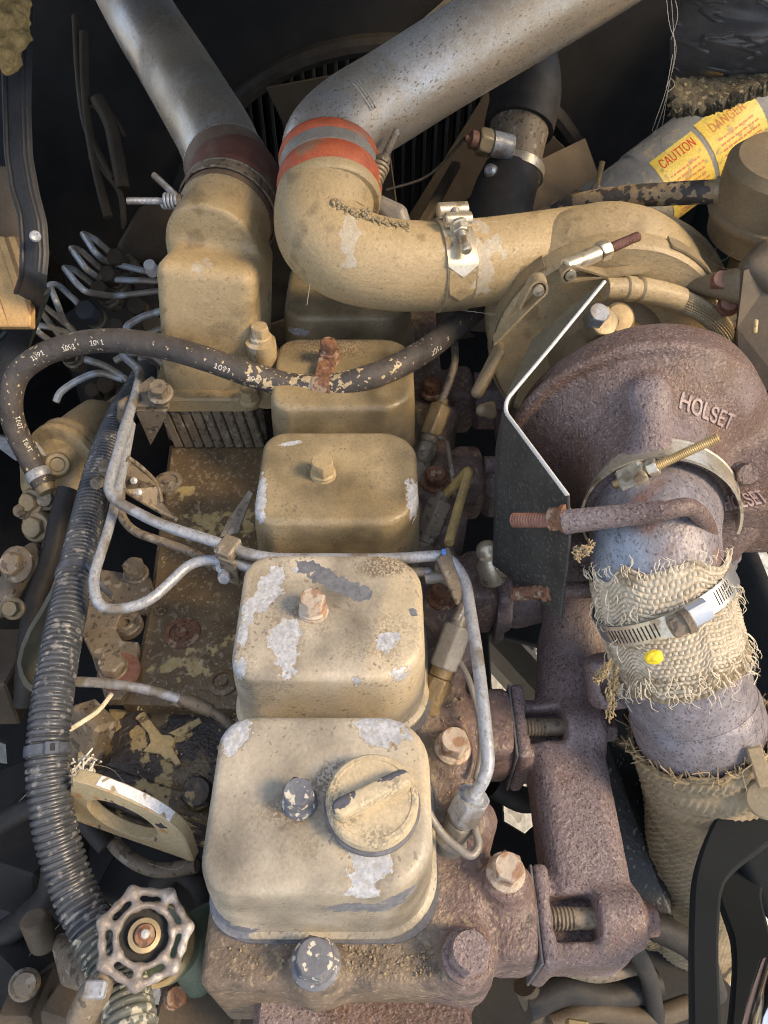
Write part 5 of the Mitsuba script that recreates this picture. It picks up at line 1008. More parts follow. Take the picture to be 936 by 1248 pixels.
vb_ = sp(190, 1150, .45); part(va, 'bonnet', lathe(vb_, unit(A(.12, .18, -1)), [(.012, -.004), (.0205, -.002), (.022, .002), (.022, .012), (.018, .016), (.016, .04), (.019, .06)], 40), 'green_paint', 28); part(va, 'bonnet_rim', lathe(vb_, unit(A(.12, .18, -1)), [(.0205, -.0022), (.0226, .0004), (.0228, .0024), (.021, .003)], 40), 'brass')
part(va, 'side_arm', hull(ball(sp(228, 1145, .48), .013), ball(sp(255, 1120, .50), .010), ball(sp(240, 1190, .49), .012)), 'green_paint', 40)

# ------------------------------------------------------------------ far exhaust ports, small things right of the covers
for y in (.325, .442):
    part(em, 'far_port', box((.150, y, .892), (.05, .050, .05), .012), 'purple_iron'); part(em, 'far_stud', lathe((.132, y, .918), (1, 0, 0), [(.009, 0), (.009, .016), (.006, .017)], 16), 'purple_iron')
part(em, 'far_runner', box((.172, .38, .892), (.04, .20, .04), .014), 'purple_iron')
bj = thing('ball_joint', 'small pale metal ball fitting peeking out left of the heat shield', 'fitting')
part(bj, 'ball', tm(ball(sp(594, 672, .565), .0085), trimesh.creation.icosphere(2).faces), 'zinc_gold', 60); part(bj, 'stem', lathe(sp(597, 688, .565), (.3, -.2, -1), [(.006, -.008), (.010, 0), (.010, .014), (.007, .016)], 20), 'zinc_gold'); part(bj, 'tab', hull(ball(sp(606, 692, .555), .002), ball(sp(612, 690, .555), .003), ball(sp(626, 696, .552), .001), ball(sp(612, 700, .56), .003)), 'zinc_gold')

# ------------------------------------------------------------------ under the engine: added dark sheets with openings to the bright ground, rails, boxes
bp_ = thing('belly_plate', 'black sheet added below the engine to keep it dark with ground showing through its openings', 'under tray')  # made-up sheets that darken the gaps and block bounce from the ground
hole = lambda q, z: [az(x, y, z)[:2] for x, y in q]
part(bp_, 'left_tray', plate([(-1.0, -.40), (-.06, -.40), (-.06, 1.2), (-1.0, 1.2)], [hole([(133, 1070), (160, 1083), (156, 1098), (140, 1108), (131, 1100)], .60), hole([(176, 1205), (200, 1200), (196, 1225), (180, 1222)], .60), hole([(238, 1215), (262, 1222), (256, 1250), (236, 1245)], .60), hole([(-8, 900), (6, 905), (8, 930), (-8, 928)], .60)], (0, 0, .592), *XY, .008, .002), 'bay_black')
part(bp_, 'right_tray', plate([(.115, -.22), (.40, -.22), (.40, .20), (.54, .20), (.54, 1.2), (.115, 1.2)], [hole([(596, 772), (668, 790), (664, 880), (612, 884), (600, 842)], .60), hole([(612, 940), (668, 945), (672, 985), (640, 1015), (615, 1000)], .60), hole([(858, 1055), (880, 1060), (925, 1130), (905, 1215), (860, 1170)], .60)], (0, 0, .592), *XY, .008, .002), 'bay_black')
fr_ = thing('frame_rail', 'pale grey frame rail crossing the opening right of the head', 'frame rail'); part(fr_, 'rail', beam(az(590, 770, .50), az(690, 880, .50), .055, .05, .012), 'rail_paint'); part(fr_, 'cross_bar', beam(az(590, 800, .44), az(650, 790, .44), .03, .03, .004), 'rail_paint')
hp2 = thing('dark_hose', 'dark hose crossing the small opening beside the manifold', 'hose'); part(hp2, 'tube', hose([az(600, 955, .70), az(640, 975, .68), az(670, 960, .66)], .012, 16), 'dark_rubber', 60)
bx = thing('black_box', 'black plastic box with a raised outline right of the exhaust manifold', 'box')
part(bx, 'body', hull(*[ball(sp(*q), .004) for q in ((738, 905, .60), (790, 905, .62), (812, 1110, .58), (722, 1100, .58), (742, 905, .72), (800, 1120, .72))]), 'black_paint', 30)
part(bx, 'raised_outline', sweep(np.array([sp(*q) for q in ((772, 990, .598), (786, 988, .602), (803, 1058, .588), (788, 1062, .586), (772, 990, .598))]), .0012, 6), 'dark_rubber', 30)
solo('fuzzy_pad', noisy(dense(hull(*[ball(sp(*q), .006) for q in ((720, 1088, .62), (800, 1090, .63), (815, 1120, .62), (750, 1128, .60), (730, 1130, .66), (800, 1150, .70))]), .004), .003, 220, 2), 'foam', 'fuzzy brown pad between the manifold and the braided sleeve', 'pad', smooth=True)
lo = thing('lower_clutter', 'dark greasy lines and blocks below the manifold at the bottom edge', 'engine parts')
for q, r, m in (([(640, 1225), (690, 1205), (740, 1215), (800, 1195)], .010, 'dark_rubber'), ([(670, 1250), (720, 1232), (790, 1240), (840, 1225)], .007, 'brown_murk'), ([(690, 1180), (730, 1188), (775, 1178)], .005, 'dirty_steel'), ([(640, 1200), (660, 1240), (690, 1275)], .008, 'brown_murk'), ([(770, 1150), (790, 1190), (800, 1240), (812, 1290)], .006, 'dark_rubber')): part(lo, 'pipe', hose([sp(x, y, .50 + .01 * i) for i, (x, y) in enumerate(q)], r, 16), m, 60)
part(lo, 'bracket', plate([(0, 0), (.05, .004), (.055, .022), (.03, .034), (.004, .03)], [circ(.014, .016, .005), circ(.04, .016, .004)], sp(665, 1235, .56), (1, .1, .2), (.1, .8, .6), .004, .0006), 'dirty_steel'); part(lo, 'bolt', bolt(sp(735, 1222, .53), unit(EYE - sp(735, 1222, .53)), .016, .008, 1.4), 'orange_rust'); part(lo, 'bolt', bolt(sp(668, 1198, .56), unit(EYE - sp(668, 1198, .56)), .013, .007, 1.4), 'dirty_steel')
part(lo, 'ribbed_line', hose([sp(750, 1110, .56), sp(800, 1130, .56), sp(850, 1160, .58), sp(870, 1210, .6)], .010, 16), 'dark_rubber', 60); part(lo, 'thin_line', hose([sp(775, 870, .56), sp(792, 915, .57), sp(810, 940, .58), sp(826, 962, .6)], .010, 16), 'dark_rubber', 60)
part(lo, 'gold_strip', beam(sp(690, 1248, .47), sp(716, 1252, .47), .006, .006, .001), 'brass')
lf = thing('left_clutter', 'dark boxes and rails in the shadow at the lower left', 'engine parts')
for a_, b_, w, h, m in ((sp(0, 1090, .56), sp(70, 1010, .62), .06, .06, 'bay_black'), (sp(-10, 1200, .52), sp(60, 1150, .56), .05, .05, 'bay_black'), (sp(20, 1260, .50), sp(62, 1165, .55), .022, .03, 'brown_murk'), (sp(70, 1260, .48), sp(118, 1180, .52), .024, .03, 'brown_murk'), (sp(-20, 860, .66), sp(20, 790, .72), .05, .05, 'brown_murk'), (sp(200, 1230, .50), sp(290, 1240, .50), .05, .05, 'brown_murk'), (sp(0, 1000, .70), sp(90, 960, .72), .07, .05, 'bay_black'), (sp(150, 1060, .62), sp(230, 1090, .60), .05, .05, 'bay_black')):
    part(lf, 'rail', beam(a_, b_, w, h, .002), m)
for q, r, m in (([(-10, 1010), (40, 985), (90, 990), (130, 1030)], .007, 'dark_rubber'), ([(-10, 1150), (30, 1120), (60, 1090), (70, 1040)], .009, 'dark_rubber'), ([(0, 1225), (40, 1215), (90, 1235), (130, 1262)], .006, 'dirty_steel'), ([(190, 1080), (215, 1060), (245, 1085), (250, 1130)], .007, 'dark_rubber'), ([(120, 1000), (150, 1040), (190, 1060), (240, 1055)], .005, 'dirty_steel')): part(lf, 'hose', hose([sp(x, y, .53 - .004 * i) for i, (x, y) in enumerate(q)], r, 16), m, 60)
part(lf, 'bolt', bolt(sp(30, 1200, .50), unit(EYE - sp(30, 1200, .50)), .014, .008, 1.4), 'dirty_steel'); part(lf, 'bolt', bolt(sp(215, 1215, .485), unit(EYE - sp(215, 1215, .485)), .012, .007, 1.4), 'orange_rust'); part(lf, 'bracket', plate([(0, 0), (.05, 0), (.06, .02), (.03, .04), (0, .03)], [circ(.015, .015, .005)], sp(200, 1245, .50), (1, .2, .1), (-.1, .8, .6), .004, .0006), 'dirty_steel')
part(lf, 'rounded_box', hull(ball(sp(5, 1050, .60), .02), ball(sp(30, 1060, .60), .02), ball(sp(10, 1130, .58), .02), ball(sp(26, 1120, .58), .02)), 'black_paint', 40)
rb = thing('rusty_cap_bolt', 'small brown post with a rusty cap left of the ribbed conduit', 'bolt'); part(rb, 'post', lathe(sp(54, 1150, .50), unit(A(-.1, .4, 1)), [(.0085, 0), (.009, .002), (.0085, .024), (.007, .025)], 20), 'brown_dirty'); part(rb, 'cap', hexbar(sp(50, 1128, .497), unit(A(-.1, .4, 1)), .0125, .008, .2), 'rust_red')
solo('pale_lug', hull(ball(sp(75, 1150, .50), .006), ball(sp(98, 1180, .47), .006), ball(sp(85, 1190, .49), .006), ball(sp(104, 1195, .46), .006)), 'dirty_steel', 'pale grey lug beside the lower end of the ribbed conduit', 'lug', smooth=40)
cl2 = thing('conduit_clip', 'grey clip at the bottom of the ribbed conduit beside the hand wheel', 'clip'); part(cl2, 'body', hull(ball(sp(108, 1212, .405), .006), ball(sp(128, 1190, .405), .005), ball(sp(100, 1240, .41), .008), ball(sp(120, 1222, .41), .006)), 'dirty_steel', 40); part(cl2, 'tab', box(sp(116, 1206, .395), (.011, .008, .006), .001), 'galvanised')

# ------------------------------------------------------------------ lower right: black tubes, strap, chrome
bt_ = thing('black_bar_bracket', 'matt black bent flat bars in the lower right corner', 'bracket')
def ribbon(pts, ws, th=.010):
    P = spline(np.array([np.append(p, w) for p, w in zip(pts, ws)]), 10); W = P[:, 3]; P = P[:, :3]; t = np.gradient(P, axis=0); R = []
    for p, d, w in zip(P, t, W):
        d = unit(d); n_ = unit(EYE + A(.1, .1, .1) - p); n_ = unit(n_ - d * (n_ @ d)); s = np.cross(d, n_); b = .0015
        R.append(np.array([p + s * a + n_ * c for a, c in ((w - b, th / 2), (-w + b, th / 2), (-w, th / 2 - b), (-w, -th / 2), (w, -th / 2), (w, th / 2 - b))]))
    return rings(R)
part(bt_, 'front_bar', ribbon([sp(862, 1420, .33), sp(859, 1250, .38), sp(858, 1130, .42), sp(866, 1066, .445), sp(906, 1008, .46), sp(980, 950, .48)], [.0066, .0068, .0070, .0085, .015, .019]), 'matt_black', 30)
part(bt_, 'rear_bar', ribbon([sp(900, 1340, .36), sp(915, 1240, .42), sp(915, 1150, .47), sp(900, 1075, .50), sp(940, 1010, .52), sp(1000, 980, .52)], [.010, .0105, .011, .014, .020, .022]), 'matt_black', 30)
part(bt_, 'gusset', hull(ball(sp(905, 1030, .50), .008), ball(sp(960, 1000, .50), .01), ball(sp(960, 1120, .50), .01), ball(sp(930, 1090, .50), .008)), 'matt_black', 40)
st = thing('metal_strap', 'bent bare metal strap hooked over the black bars at the right edge', 'strap'); part(st, 'strap', beam(sp(918, 910, .440), sp(934, 960, .434), .0085, .003, .0008, (0, -1, .4)), 'dirty_tan'); part(st, 'eye', lathe(sp(934, 974, .438), unit(EYE - sp(934, 974, .438)), [(.010, -.004), (.0112, -.002), (.0112, .001), (.010, .002), (.004, .002)], 28), 'dirty_tan')
solo('chrome_bar', hose([sp(950, 1185, .36), sp(934, 1240, .345), sp(914, 1320, .32)], .009, 24), 'chrome', 'bright chrome bar in the lower right corner', 'chrome bar', smooth=60)

# ------------------------------------------------------------------ upper right: warning label cylinder, vinyl bag, canister, bracket, hoses
KA, KB = sp(694, 302, .80), sp(975, 92, .78); kd = unit(KB - KA); KR = .0415
lc_ = thing('labelled_cylinder', 'dusty grey cylinder carrying two yellow warning labels, upper right', 'cylinder')
part(lc_, 'jacket', lathe(KA, kd, [(.030, 0), (.036, .004), (KR, .012), (KR, .09), (KR + .0012, .093), (KR + .0012, .30)], 56), 'grey_jacket', 40)
kn = unit(EYE - (KA + KB) / 2); kn = unit(kn - kd * (kn @ kd)); ku = np.cross(kd, kn) if np.cross(kd, kn)[2] > 0 else -np.cross(kd, kn)
def kpt(s, a, r): return KA + kd * s + (kn * math.cos(a) + ku * math.sin(a)) * r
def k_at(px): return min((abs(468 + FOC * ((KA + kd * s + kn * KR - EYE) @ RGT) / ((KA + kd * s + kn * KR - EYE) @ FWD) - px), s) for s in np.linspace(0, .30, 600))[1]
def kpatch(s0, s1, a0, a1, r, t): return sheet(np.array([[kpt(s, a, r) for a in np.linspace(a0, a1, 24)] for s in np.linspace(s0, s1, 4)]), t)
def kwords(text, s0, s1, a_mid, h, **k):
    m = dense(meshkit.text_mesh(text, h, .0003, **k), .002); v = m.vertices; v[:, 0] *= (s1 - s0) / v[:, 0].max(); return tm([kpt(s0 + x, a_mid + (y - h / 2) / KR, KR + .0017 + .0003 * (z > 1e-5)) for x, y, z in v], m.faces)
sa, sb_, sc_, sd_ = k_at(806), k_at(858), k_at(863), k_at(925)
part(lc_, 'caution_label', kpatch(sa, sb_, .48, -1.45, KR + .0014, .0005), 'yellow_film', 40, 'yellow CAUTION label'); part(lc_, 'danger_label', kpatch(sc_, sd_, .56, -1.45, KR + .0014, .0005), 'yellow_film', 40, 'yellow DANGER label')
W1, W2 = sb_ - sa, sd_ - sc_
part(lc_, 'caution_word', kwords('CAUTION', sa + W1 * .12, sb_ - W1 * .10, .26, .0092), 'red_print', False); part(lc_, 'danger_word', kwords('DANGER', sc_ + W2 * .14, sd_ - W2 * .2, .24, .0092), 'red_faded', False)
rng = np.random.default_rng(3); ln = []; ln2 = []
for k in range(9):
    for s0, s1, lst, top in ((sa, sb_, ln, -.08), (sc_, sd_, ln2, -.06)):
        s = s0 + (s1 - s0) * .16; a = top - k * .13
        while s < s1 - (s1 - s0) * .16:
            w = rng.uniform(.0018, .0055); lst.append(kpatch(s, min(s + w, s1 - .003), a, a - .045, KR + .0018, .0002)); s += w + .0012
part(lc_, 'fine_print', cat(ln), 'red_faded', False, kind='stuff'); part(lc_, 'fine_print', cat(ln2), 'red_faded', False, kind='stuff')
tbolt_clamp(KA + kd * .028, kd, KR + .001, .014, kpt(.030, .75, KR + .004) - ku * .012, kpt(.050, .9, KR + .012) + kd * .012 + ku * .006, 'dark dusty clamp at the left end of the labelled cylinder', 'dirty_steel', 'brass', False)
vg = thing('vinyl_bag', 'wrinkled black vinyl cover bulging in at the upper right corner', 'insulation cover'); g = []
for i, v in enumerate(np.linspace(0, 1, 110)):
    row = []
    for j, u in enumerate(np.linspace(0, 1, 130)):
        x = 818 + 190 * u - 26 * max(0, .55 - v) ; y = -60 + (172 - 26 * u + 6 * math.sin(u * 5)) * v; row.append((x, y, .60 + .07 * (1 - u) ** 2 + .05 * (abs(v - .5) * 2) ** 2.2, u, v))
    g.append(row)
g = np.array(g); uv = g[..., 3:]; P = np.array([[sp(*q[:3]) for q in row] for row in g])
wv = np.stack([uv[..., 0] * 3 + uv[..., 1] * 1.2, uv[..., 1] * 9 - uv[..., 0] * 3, uv[..., 0] * 0], -1); wr_ = np.abs(meshkit.fbm(wv + 3, 3, 5) - .5) * 2
fold = np.exp(-(wr_ / .10) ** 2); nrm = np.array([unit(EYE - q) for q in P.reshape(-1, 3)]).reshape(P.shape); P += nrm * (fold * .0028 + (meshkit.fbm(wv * .6, 2, 8) - .5) * .008)[..., None]
part(vg, 'skin', sheet(P, .003), 'vinyl', 60); part(vg, 'pale_edge', sweep(P[-1, ::4], .0012, 8), 'grey_jacket', 60, 'pale torn edge')
fq = [[sp(822 + 180 * u, 100 - 16 * u + 5 * math.sin(u * 5) + (36 + 3 * math.sin(u * 9) - 26 * u) * v, .64 + .02 * (1 - v)) for u in np.linspace(-.02, 1, 120)] for v in np.linspace(0, 1, 34)]
FQ = np.array(fq); FQ += np.array([unit(EYE - q) for q in FQ.reshape(-1, 3)]).reshape(FQ.shape) * ((meshkit.fbm(FQ * 190, 3, 4) - .5) * .012)[..., None]
solo('foam_strip', sheet(FQ, .012), 'foam', 'crumbly brown foam edge under the vinyl cover', 'foam', smooth=True)
kc = thing('canister', 'round tan canister with a rolled seam at the right edge', 'canister'); ko = sp(962, 205, .60); kv = unit(A(.05, .10, -1))
part(kc, 'shell', lathe(ko, kv, [(.02, -.012), (.040, -.009), (.047, -.002), (.0475, .030), (.0500, .031), (.0508, .034), (.0508, .037), (.0495, .0395), (.047, .041), (.0455, .058), (.036, .066), (.020, .070), (.018, .10)], 56), 'brown_tan', 28)
ch = thing('canister_hose', 'black hose crusted with tan dirt running to the round canister', 'hose')
part(ch, 'tube', hose([sp(660, 268, .72), sp(700, 250, .69), sp(760, 240, .665), (sp(820, 236, .645)), sp(884, 233, .625)], .0094, 24, 10), 'rubber_tan', 60); part(ch, 'clip', lathe(sp(872, 233, .628), sp(884, 233, .625) - sp(820, 236, .645), [(.0094, 0), (.0112, .0004), (.0112, .004), (.0102, .005), (.0112, .006), (.0112, .010), (.0094, .0105)], 28), 'dirty_tan')
ab = thing('actuator_bracket', 'tan brown bracket plate with a slot and rusty bolt at the right edge', 'bracket')
part(ab, 'plate', shell([sp(905, 330, .56), sp(960, 310, .56), sp(960, 478, .56), sp(902, 474, .575), sp(898, 400, .57)], [(0, 4, 1), (1, 4, 2), (2, 4, 3)], .004), 'brown_dirty', False)
part(ab, 'arm', hull(ball(sp(838, 348, .60), .004), ball(sp(862, 343, .60), .006), ball(sp(900, 338, .57), .007), ball(sp(905, 362, .57), .006), ball(sp(862, 356, .605), .004)), 'brown_tan', 40)
part(ab, 'slot', hull(ball(sp(921, 392, .556), .0018), ball(sp(920, 404, .556), .0018)), 'tan_clean'); part(ab, 'bolt', bolt(sp(874, 347, .585), unit(A(-.1, -.6, .8)), .013, .009, 1.3, .003), 'rust_red'); part(ab, 'lower_bolt', bolt(sp(888, 372, .59), unit(A(-.3, -.6, .6)), .013, .010, 1.3, .003), 'rust_red'); part(ab, 'boss', hull(ball(sp(918, 326, .565), .010), ball(sp(936, 312, .565), .012), ball(sp(945, 345, .565), .012)), 'brown_dirty', 40)
part(ab, 'red_edge', beam(sp(905, 388, .60), sp(905, 470, .60), .010, .004, .001), 'rust_red')
bh = thing('braided_hose', 'tan wire braided hose with swaged fitting above the turbine', 'hose'); P = spline([sp(738, 352, .575), sp(765, 352, .578), sp(800, 357, .585), sp(832, 367, .592), sp(868, 388, .60), sp(888, 415, .61), sp(892, 452, .625), sp(886, 490, .64)], 40); n = len(P)
sbr = np.concatenate([[0], np.cumsum(np.linalg.norm(np.diff(P, axis=0), axis=1))]); tq, uq, vq = frames(P); i0 = int(n * .42); aa = np.arange(56) * 2 * np.pi / 56
part(bh, 'braid', rings([P[k] + (np.cos(aa)[:, None] * uq[k] + np.sin(aa)[:, None] * vq[k]) * (.0078 + .0008 * np.sin(aa * 14 + sbr[k] * 1500) * np.sin(aa * 14 - sbr[k] * 1500))[:, None] for k in range(i0 - 4, n)]), 'dirty_tan', 60)
part(bh, 'fitting', sweep(P[:i0:3], [.0080 if k < 12 else .0095 if k < 17 else .0078 if k < 19 else .0095 for k in range(len(P[:i0:3]))], 26), 'dusty_tan', 30)
oh = thing('oil_fitting', 'pale hex oil fitting between the heat shield and the turbine dome', 'fitting'); part(oh, 'hex', hexbar(sp(722, 402, .565), unit(A(.2, -.5, .8)), .022, .018, .3, .1, True), 'dirty_tan'); part(oh, 'nut', hexbar(sp(722, 392, .552), unit(A(.1, -.4, .8)), .014, .014, .1), 'galvanised')
solo('yellow_cap', lathe(sp(752, 390, .57), unit(A(.1, -.6, .7)), [(.012, -.01), (.012, .004), (.010, .006), (.002, .0065)], 26), 'brass_old', 'ochre round cap above the turbine dome', 'cap')
wb_ = [hose([sp(*p) for p in q], .00022, 5, 6) for q in ([(812, -5, .57), (816, 30, .57), (824, 58, .58), (816, 100, .60), (806, 140, .63), (792, 170, .68), (770, 186, .72)], [(818, -5, .57), (821, 40, .575), (822, 66, .58), (814, 112, .61), (807, 156, .66), (805, 175, .70), (812, 188, .74)], [(820, 66, .58), (812, 108, .60), (798, 150, .65), (796, 160, .67), (808, 158, .66)], [(814, 112, .60), (822, 104, .60), (818, 96, .60), (812, 106, .60)], [(790, 172, .69), (776, 188, .72), (764, 194, .73)], [(818, 48, .58), (826, 20, .57), (822, -5, .57)])]
solo('cobweb', cat(wb_), 'web_silk', 'dusty cobweb strands hanging at the upper right', 'cobweb', smooth=60)
wb2 = [hose([sp(*p) for p in q], .0002, 5, 4) for q in ([(880, 280, .64), (870, 310, .66), (860, 330, .66)], [(900, 300, .62), (880, 318, .64), (862, 300, .66)], [(842, 300, .67), (870, 322, .65), (902, 330, .6)], [(560, 378, .64), (620, 382, .63), (600, 360, .63)], [(378, 345, .60), (374, 372, .60)])]
solo('cobweb', cat(wb2), 'web_silk', 'fine cobweb threads beside the canister and tan pipe', 'cobweb', smooth=60)

# ------------------------------------------------------------------ coolant elbow at the back, loose studs, wires
ce = thing('coolant_elbow', 'dark coolant elbow pipe with hose and sensor behind the tan crossover pipe', 'pipe')
part(ce, 'upper_hose', hose([sp(590, 20, .86), sp(630, 70, .85), sp(640, 115, .845), sp(632, 158, .84)], [.042, .041, .039, .038], 36, 8), 'dark_rubber', 50); part(ce, 'neck', hose([sp(634, 150, .84), sp(628, 185, .835), sp(624, 225, .83)], [.033, .030, .029], 36, 8), 'dirty_steel', 50); part(ce, 'lower_hose', hose([sp(624, 212, .83), sp(612, 245, .825), sp(604, 300, .82)], [.031, .034, .036], 36, 8), 'dark_rubber', 50)
cq = sp(627, 209, .832); part(ce, 'clamp', lathe(cq - unit(sp(624, 225, .83) - cq) * .005, sp(624, 225, .83) - cq, [(.030, 0), (.0322, .0004), (.0322, .011), (.030, .0115)], 44), 'zinc_gold'); part(ce, 'clamp_screw', lathe(sp(598, 208, .80), unit(A(-.5, -.6, .4)), [(.0065, -.006), (.0068, .002), (.004, .004), (.001, .0035)], 18), 'bright_steel')
s0, s1 = sp(612, 178, .80), sp(566, 168, .79); d = unit(s1 - s0); part(ce, 'sensor_body', lathe(s0, d, [(.013, -.01), (.013, .012), (.010, .013)], 26), 'galvanised'); part(ce, 'sensor_hex', hexbar(s0 + d * .013, d, .024, .014, .2, .14, True), 'dirty_tan'); part(ce, 'sensor_tip', lathe(s0 + d * .027, d, [(.009, 0), (.009, .008), (.004, .009), (.003, .014)], 18), 'rust_red', 30, 'red sensor tip')
solo('sensor_wire', hose([s1, sp(552, 185, .80), sp(520, 215, .81), sp(470, 232, .80)], .0016, 8, 8), 'dark_rubber', 'thin dark wire running from the coolant sensor', 'wire', smooth=60)
ss = thing('sprung_stud', 'dusty stud with spring coils beside the red coupling', 'stud'); a_, b_ = sp(452, 226, .625), sp(484, 160, .640); part(ss, 'stud', thread(a_, b_, .0034, .0014), 'dirty_steel'); u_, v_, _ = frame(b_ - a_)
part(ss, 'spring', sweep(np.array([a_ + (b_ - a_) * (.02 + .36 * k / 90) + (np.cos(x) * u_ + np.sin(x) * v_) * .0066 for k, x in enumerate(np.linspace(0, 10 * np.pi, 90))]), .0017, 8), 'dirty_tan', 60); part(ss, 'nut', hexbar(a_ + (b_ - a_) * .40, b_ - a_, .011, .006, .2, .14, True), 'dirty_steel')
# the flat-banded clamp on the tan pipe
fcl = thing('flat_clamp', 'dusty tan clamp with pointed strap end and T bolt on the tan crossover pipe', 'hose clamp')
k_ = np.argmin([abs(468 + FOC * ((p - EYE) @ RGT) / ((p - EYE) @ FWD) - 546) for p in spline(cr, 12)]); cs = spline(cr, 12); ct = unit(cs[k_ + 1] - cs[k_ - 1]); cpn = cs[k_]
part(fcl, 'band', lathe(cpn - ct * .0125, ct, [(.035, 0), (.0362, .0002), (.0368, .0008), (.0364, .002), (.0364, .023), (.0368, .0242), (.0362, .0248), (.035, .025)], 72), 'dirty_tan', 30)
fn = unit(EYE - cpn); fn = unit(fn - ct * (fn @ ct)); fu = np.cross(ct, fn); fu = fu if fu[2] > 0 else -fu
def fpt(a, r, s=0): return cpn + (fn * math.cos(a) + fu * math.sin(a)) * r + ct * s
prof = [(1.30, .0122), (1.0, .0122), (.6, .0122), (.1, .0122), (-.02, .0122), (-.25, .0004)]
part(fcl, 'strap_end', sheet(np.array([[fpt(a, .0375, s) for s in np.linspace(-w, w, 5)] for a, w in prof for _ in (0,)]), .0012), 'zinc_gold', 30); part(fcl, 'lower_strap', sheet(np.array([[fpt(a, .0372, s) for s in np.linspace(-w, w, 5)] for a, w in ((-.1, .0108), (-.5, .0108), (-.62, .0095), (-.80, .0004))]), .0010), 'dusty_tan', 30)
part(fcl, 'hook', cat(lathe(fpt(1.22, .044, -.0125), ct, [(.004, 0), (.0062, .001), (.0062, .024), (.004, .025)], 20), lathe(fpt(.88, .0435, -.011), ct, [(.004, 0), (.0056, .001), (.0056, .021), (.004, .022)], 20)), 'zinc_gold'); tb0, tb1 = fpt(1.12, .046), fpt(.20, .0475)
part(fcl, 't_bolt', thread(tb0, tb1, .0036, .0014), 'galvanised_dull'); part(fcl, 'nut', bolt(tb0 * .62 + tb1 * .38, tb1 - tb0, .0115, .006, 1.3, .002), 'zinc_gold'); part(fcl, 'tip', lathe(tb0 * .3 + tb1 * .7, tb1 - tb0, [(.0042, 0), (.0044, .001), (.0042, .012), (.003, .013)], 18), 'zinc_gold')

solo('grey_plate', hull(ball(sp(462, 252, .70), .01), ball(sp(484, 262, .70), .01), ball(sp(494, 285, .70), .008), ball(sp(460, 290, .72), .01)), 'galvanised_dull', 'rounded grey casting behind the bend of the tan pipe', 'casting', smooth=40)
ap = thing('alternator_bracket', 'brown brackets and struts in the dark behind the tan pipe', 'bracket'); part(ap, 'strut', beam(sp(500, 300, .80), sp(556, 200, .92), .012, .008, .002), 'brown_murk'); part(ap, 'arm', beam(sp(505, 300, .78), sp(620, 225, .90), .03, .01, .003), 'brown_murk'); part(ap, 'panel', shell([sp(556, 290, .88), sp(640, 205, .95), sp(712, 170, 1.0), sp(735, 235, .98), sp(680, 292, .9)], [(0, 1, 4), (1, 3, 4), (1, 2, 3)][::-1], .005), 'brown_murk', False)
sr = thing('stay_rod', 'grey stay rod crossing the top of the fan shroud', 'rod'); part(sr, 'rod', beam(sp(516, 34, .98), sp(566, -10, .98), .022, .010, .003), 'galvanised_dull')

# ------------------------------------------------------------------ left edge: trim, plywood, panels, foam, tangled lines
tr_ = thing('hatch_trim', 'black grooved edge trim strip along the left side with a screw', 'trim strip')
TP = [((4, -10), (42, -10)), ((6, 60), (40, 60)), ((8, 130), (38, 130)), ((10, 190), (40, 190)), ((16, 230), (48, 235)), ((26, 262), (58, 275)), ((29, 300), (60, 312)), ((28, 338), (56, 350)), ((16, 372), (46, 384)), ((0, 405), (34, 425)), ((-26, 450), (8, 480))]
G_ = []
for k in np.linspace(0, len(TP) - 1, 60):
    i = min(int(k), len(TP) - 2); f = k - i; l_, r_ = [np.array(TP[i][q]) * (1 - f) + np.array(TP[i + 1][q]) * f for q in (0, 1)]
    G_.append([sp(*(l_ * (1 - w) + r_ * w), .60 + .13 * smooth01((k - 6.5) / 3) - .010 * math.sin(w * math.pi) * .25 - (.0004 if 3 <= j <= 16 and j % 3 == 0 else 0)) for j, w in enumerate(np.linspace(0, 1, 20))])
part(tr_, 'strip', sheet(np.array(G_), .003), 'trim_black', 25); part(tr_, 'lip', sweep(np.array([q[0] for q in G_]) + FWD * -.002, .0022, 8), 'trim_black', 60); part(tr_, 'screw', lathe(sp(43, 288, .585), unit(EYE - sp(43, 288, .585)), [(.0040, -.003), (.0042, .0004), (.003, .0016), (.001, .001)], 18), 'galvanised')
part(tr_, 'lower_strip', shell([sp(-30, 445, .74), sp(38, 366, .69), sp(62, 352, .69), sp(30, 440, .75), sp(0, 490, .76), sp(-30, 520, .76)], [(0, 1, 2), (0, 2, 3), (0, 3, 4), (0, 4, 5)][::1], .006), 'green_black', False)
part(tr_, 'backing', shell([sp(-340, -160, .74), sp(22, -160, .74), sp(26, 232, .70), sp(-340, 232, .70)], [(0, 1, 2), (0, 2, 3)], .006), 'trim_black', False)  # dark sheet added to cover the bright gap beyond the trim
solo('plywood_panel', box(sp(-22, 345, .64) - A(.11, 0, 0), (.305, .01, .075), .001, np.array([unit(RGT), unit(FWD), unit(UPV)])), 'plywood', 'raw plywood edge behind the black trim at the left', 'plywood panel')
solo('dark_liner', box(sp(-20, 250, .66) - A(.11, 0, 0), (.305, .01, .065), .002, np.array([unit(RGT), unit(FWD), unit(UPV)])), 'brown_murk', 'dark brown liner above the plywood at the left edge', 'liner')  # plain dark brown box above the plywood
yf = dense(hull(ball(sp(2, -20, .575), .010), ball(sp(22, 0, .575), .006), ball(sp(20, 45, .575), .008), ball(sp(12, 78, .575), .005), ball(sp(2, 50, .575), .009), ball(sp(-10, 20, .58), .01)), .003)
solo('foam_chunk', noisy(yf, .006, 130, 6), 'yellow_foam', 'torn yellow brown foam chunk in the upper left corner', 'foam', smooth=False)
tg = thing('tangled_lines', 'dusty brown wires and hoses hanging in the dark at the left of the fan shroud', 'wires')
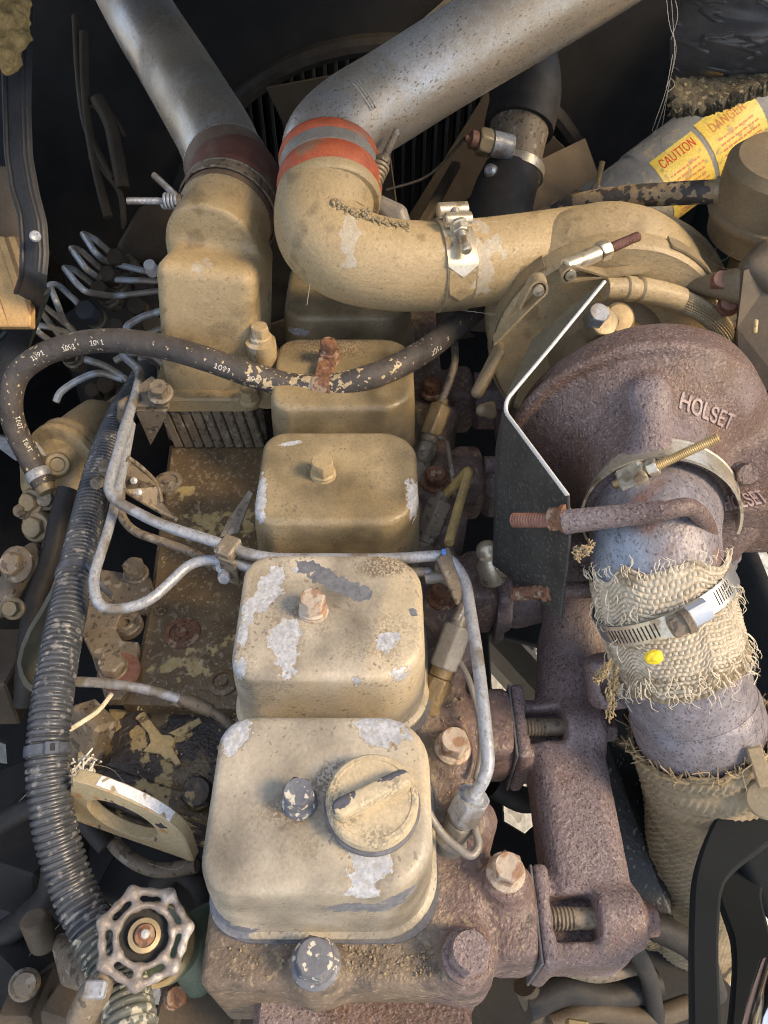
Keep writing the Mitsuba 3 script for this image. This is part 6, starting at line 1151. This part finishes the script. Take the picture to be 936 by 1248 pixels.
for q, r in (([(102, 40), (104, 120), (112, 180), (125, 240), (132, 265)], .006), ([(92, 20), (96, 90), (104, 150), (116, 180), (138, 218)], .005), ([(118, 120), (134, 150), (140, 175), (150, 230)], .009), ([(110, 190), (128, 210), (146, 235), (152, 280)], .004), ([(104, 130), (128, 132), (152, 165)], .003)): part(tg, 'line', hose([sp(x, y, .98) for x, y in q], r, 10, 6), 'brown_murk', 60)
solo('steering_box', hull(ball(sp(158, 305, .95), .015), ball(sp(180, 265, 1.0), .015), ball(sp(200, 270, 1.0), .02), ball(sp(195, 310, .95), .01)), 'brown_murk', 'dark brown casting behind the injection lines', 'casting', smooth=40)
solo('bottle_top', lathe(sp(184, 326, .80), unit(A(0, -.5, .9)), [(.007, -.008), (.006, .006), (.004, .007)], 16), 'chalk_flake', 'tiny white plastic top behind the uppermost injection line', 'bottle top')

# ------------------------------------------------------------------ grit and crumbs lying on the flat castings
rng = np.random.default_rng(21); ico = trimesh.creation.icosphere(0)
def crumbs(n, boxes, r0=.0003, r1=.0011):
    out = []
    for _ in range(n):
        x0, x1, y0_, y1_, z = boxes[rng.integers(len(boxes))]; r = r0 + (r1 - r0) * rng.random() ** 3
        out.append(tm(ico.vertices * r * rng.uniform(.5, 1.3, (1, 3)) + A(rng.uniform(x0, x1), rng.uniform(y0_, y1_), z + r * .3), ico.faces))
    return cat(out)
part(hd, 'grit', crumbs(420, [(-.04, .09, -.068, -.052, .931), (.082, .096, -.05, .20, .931), (.02, .09, -.068, -.05, .931)]), 'grit', False, kind='stuff')
part(pl, 'grit', crumbs(520, [(-.13, -.055, .09, .31, .9002), (-.125, -.055, .10, .20, .9002)]), 'grit', False, kind='stuff')
part(cb, 'grit', crumbs(160, [(-.135, -.06, .02, .08, .885)], .0003, .0014), 'grit', False, kind='stuff')
wb3 = [hose([sp(*p) for p in q], .00018, 5, 4) for q in ([(92, 960, .46), (118, 1005, .50), (150, 1020, .52)], [(100, 930, .48), (140, 940, .50), (180, 1010, .52)], [(60, 935, .48), (30, 970, .52), (10, 990, .55)], [(240, 1030, .47), (215, 1060, .50), (180, 1052, .52)], [(20, 1180, .52), (60, 1140, .52), (96, 1100, .47)])]
solo('cobweb', cat(wb3), 'web_silk', 'faint cobweb threads in the shadow below the lifting eye', 'cobweb', smooth=60)
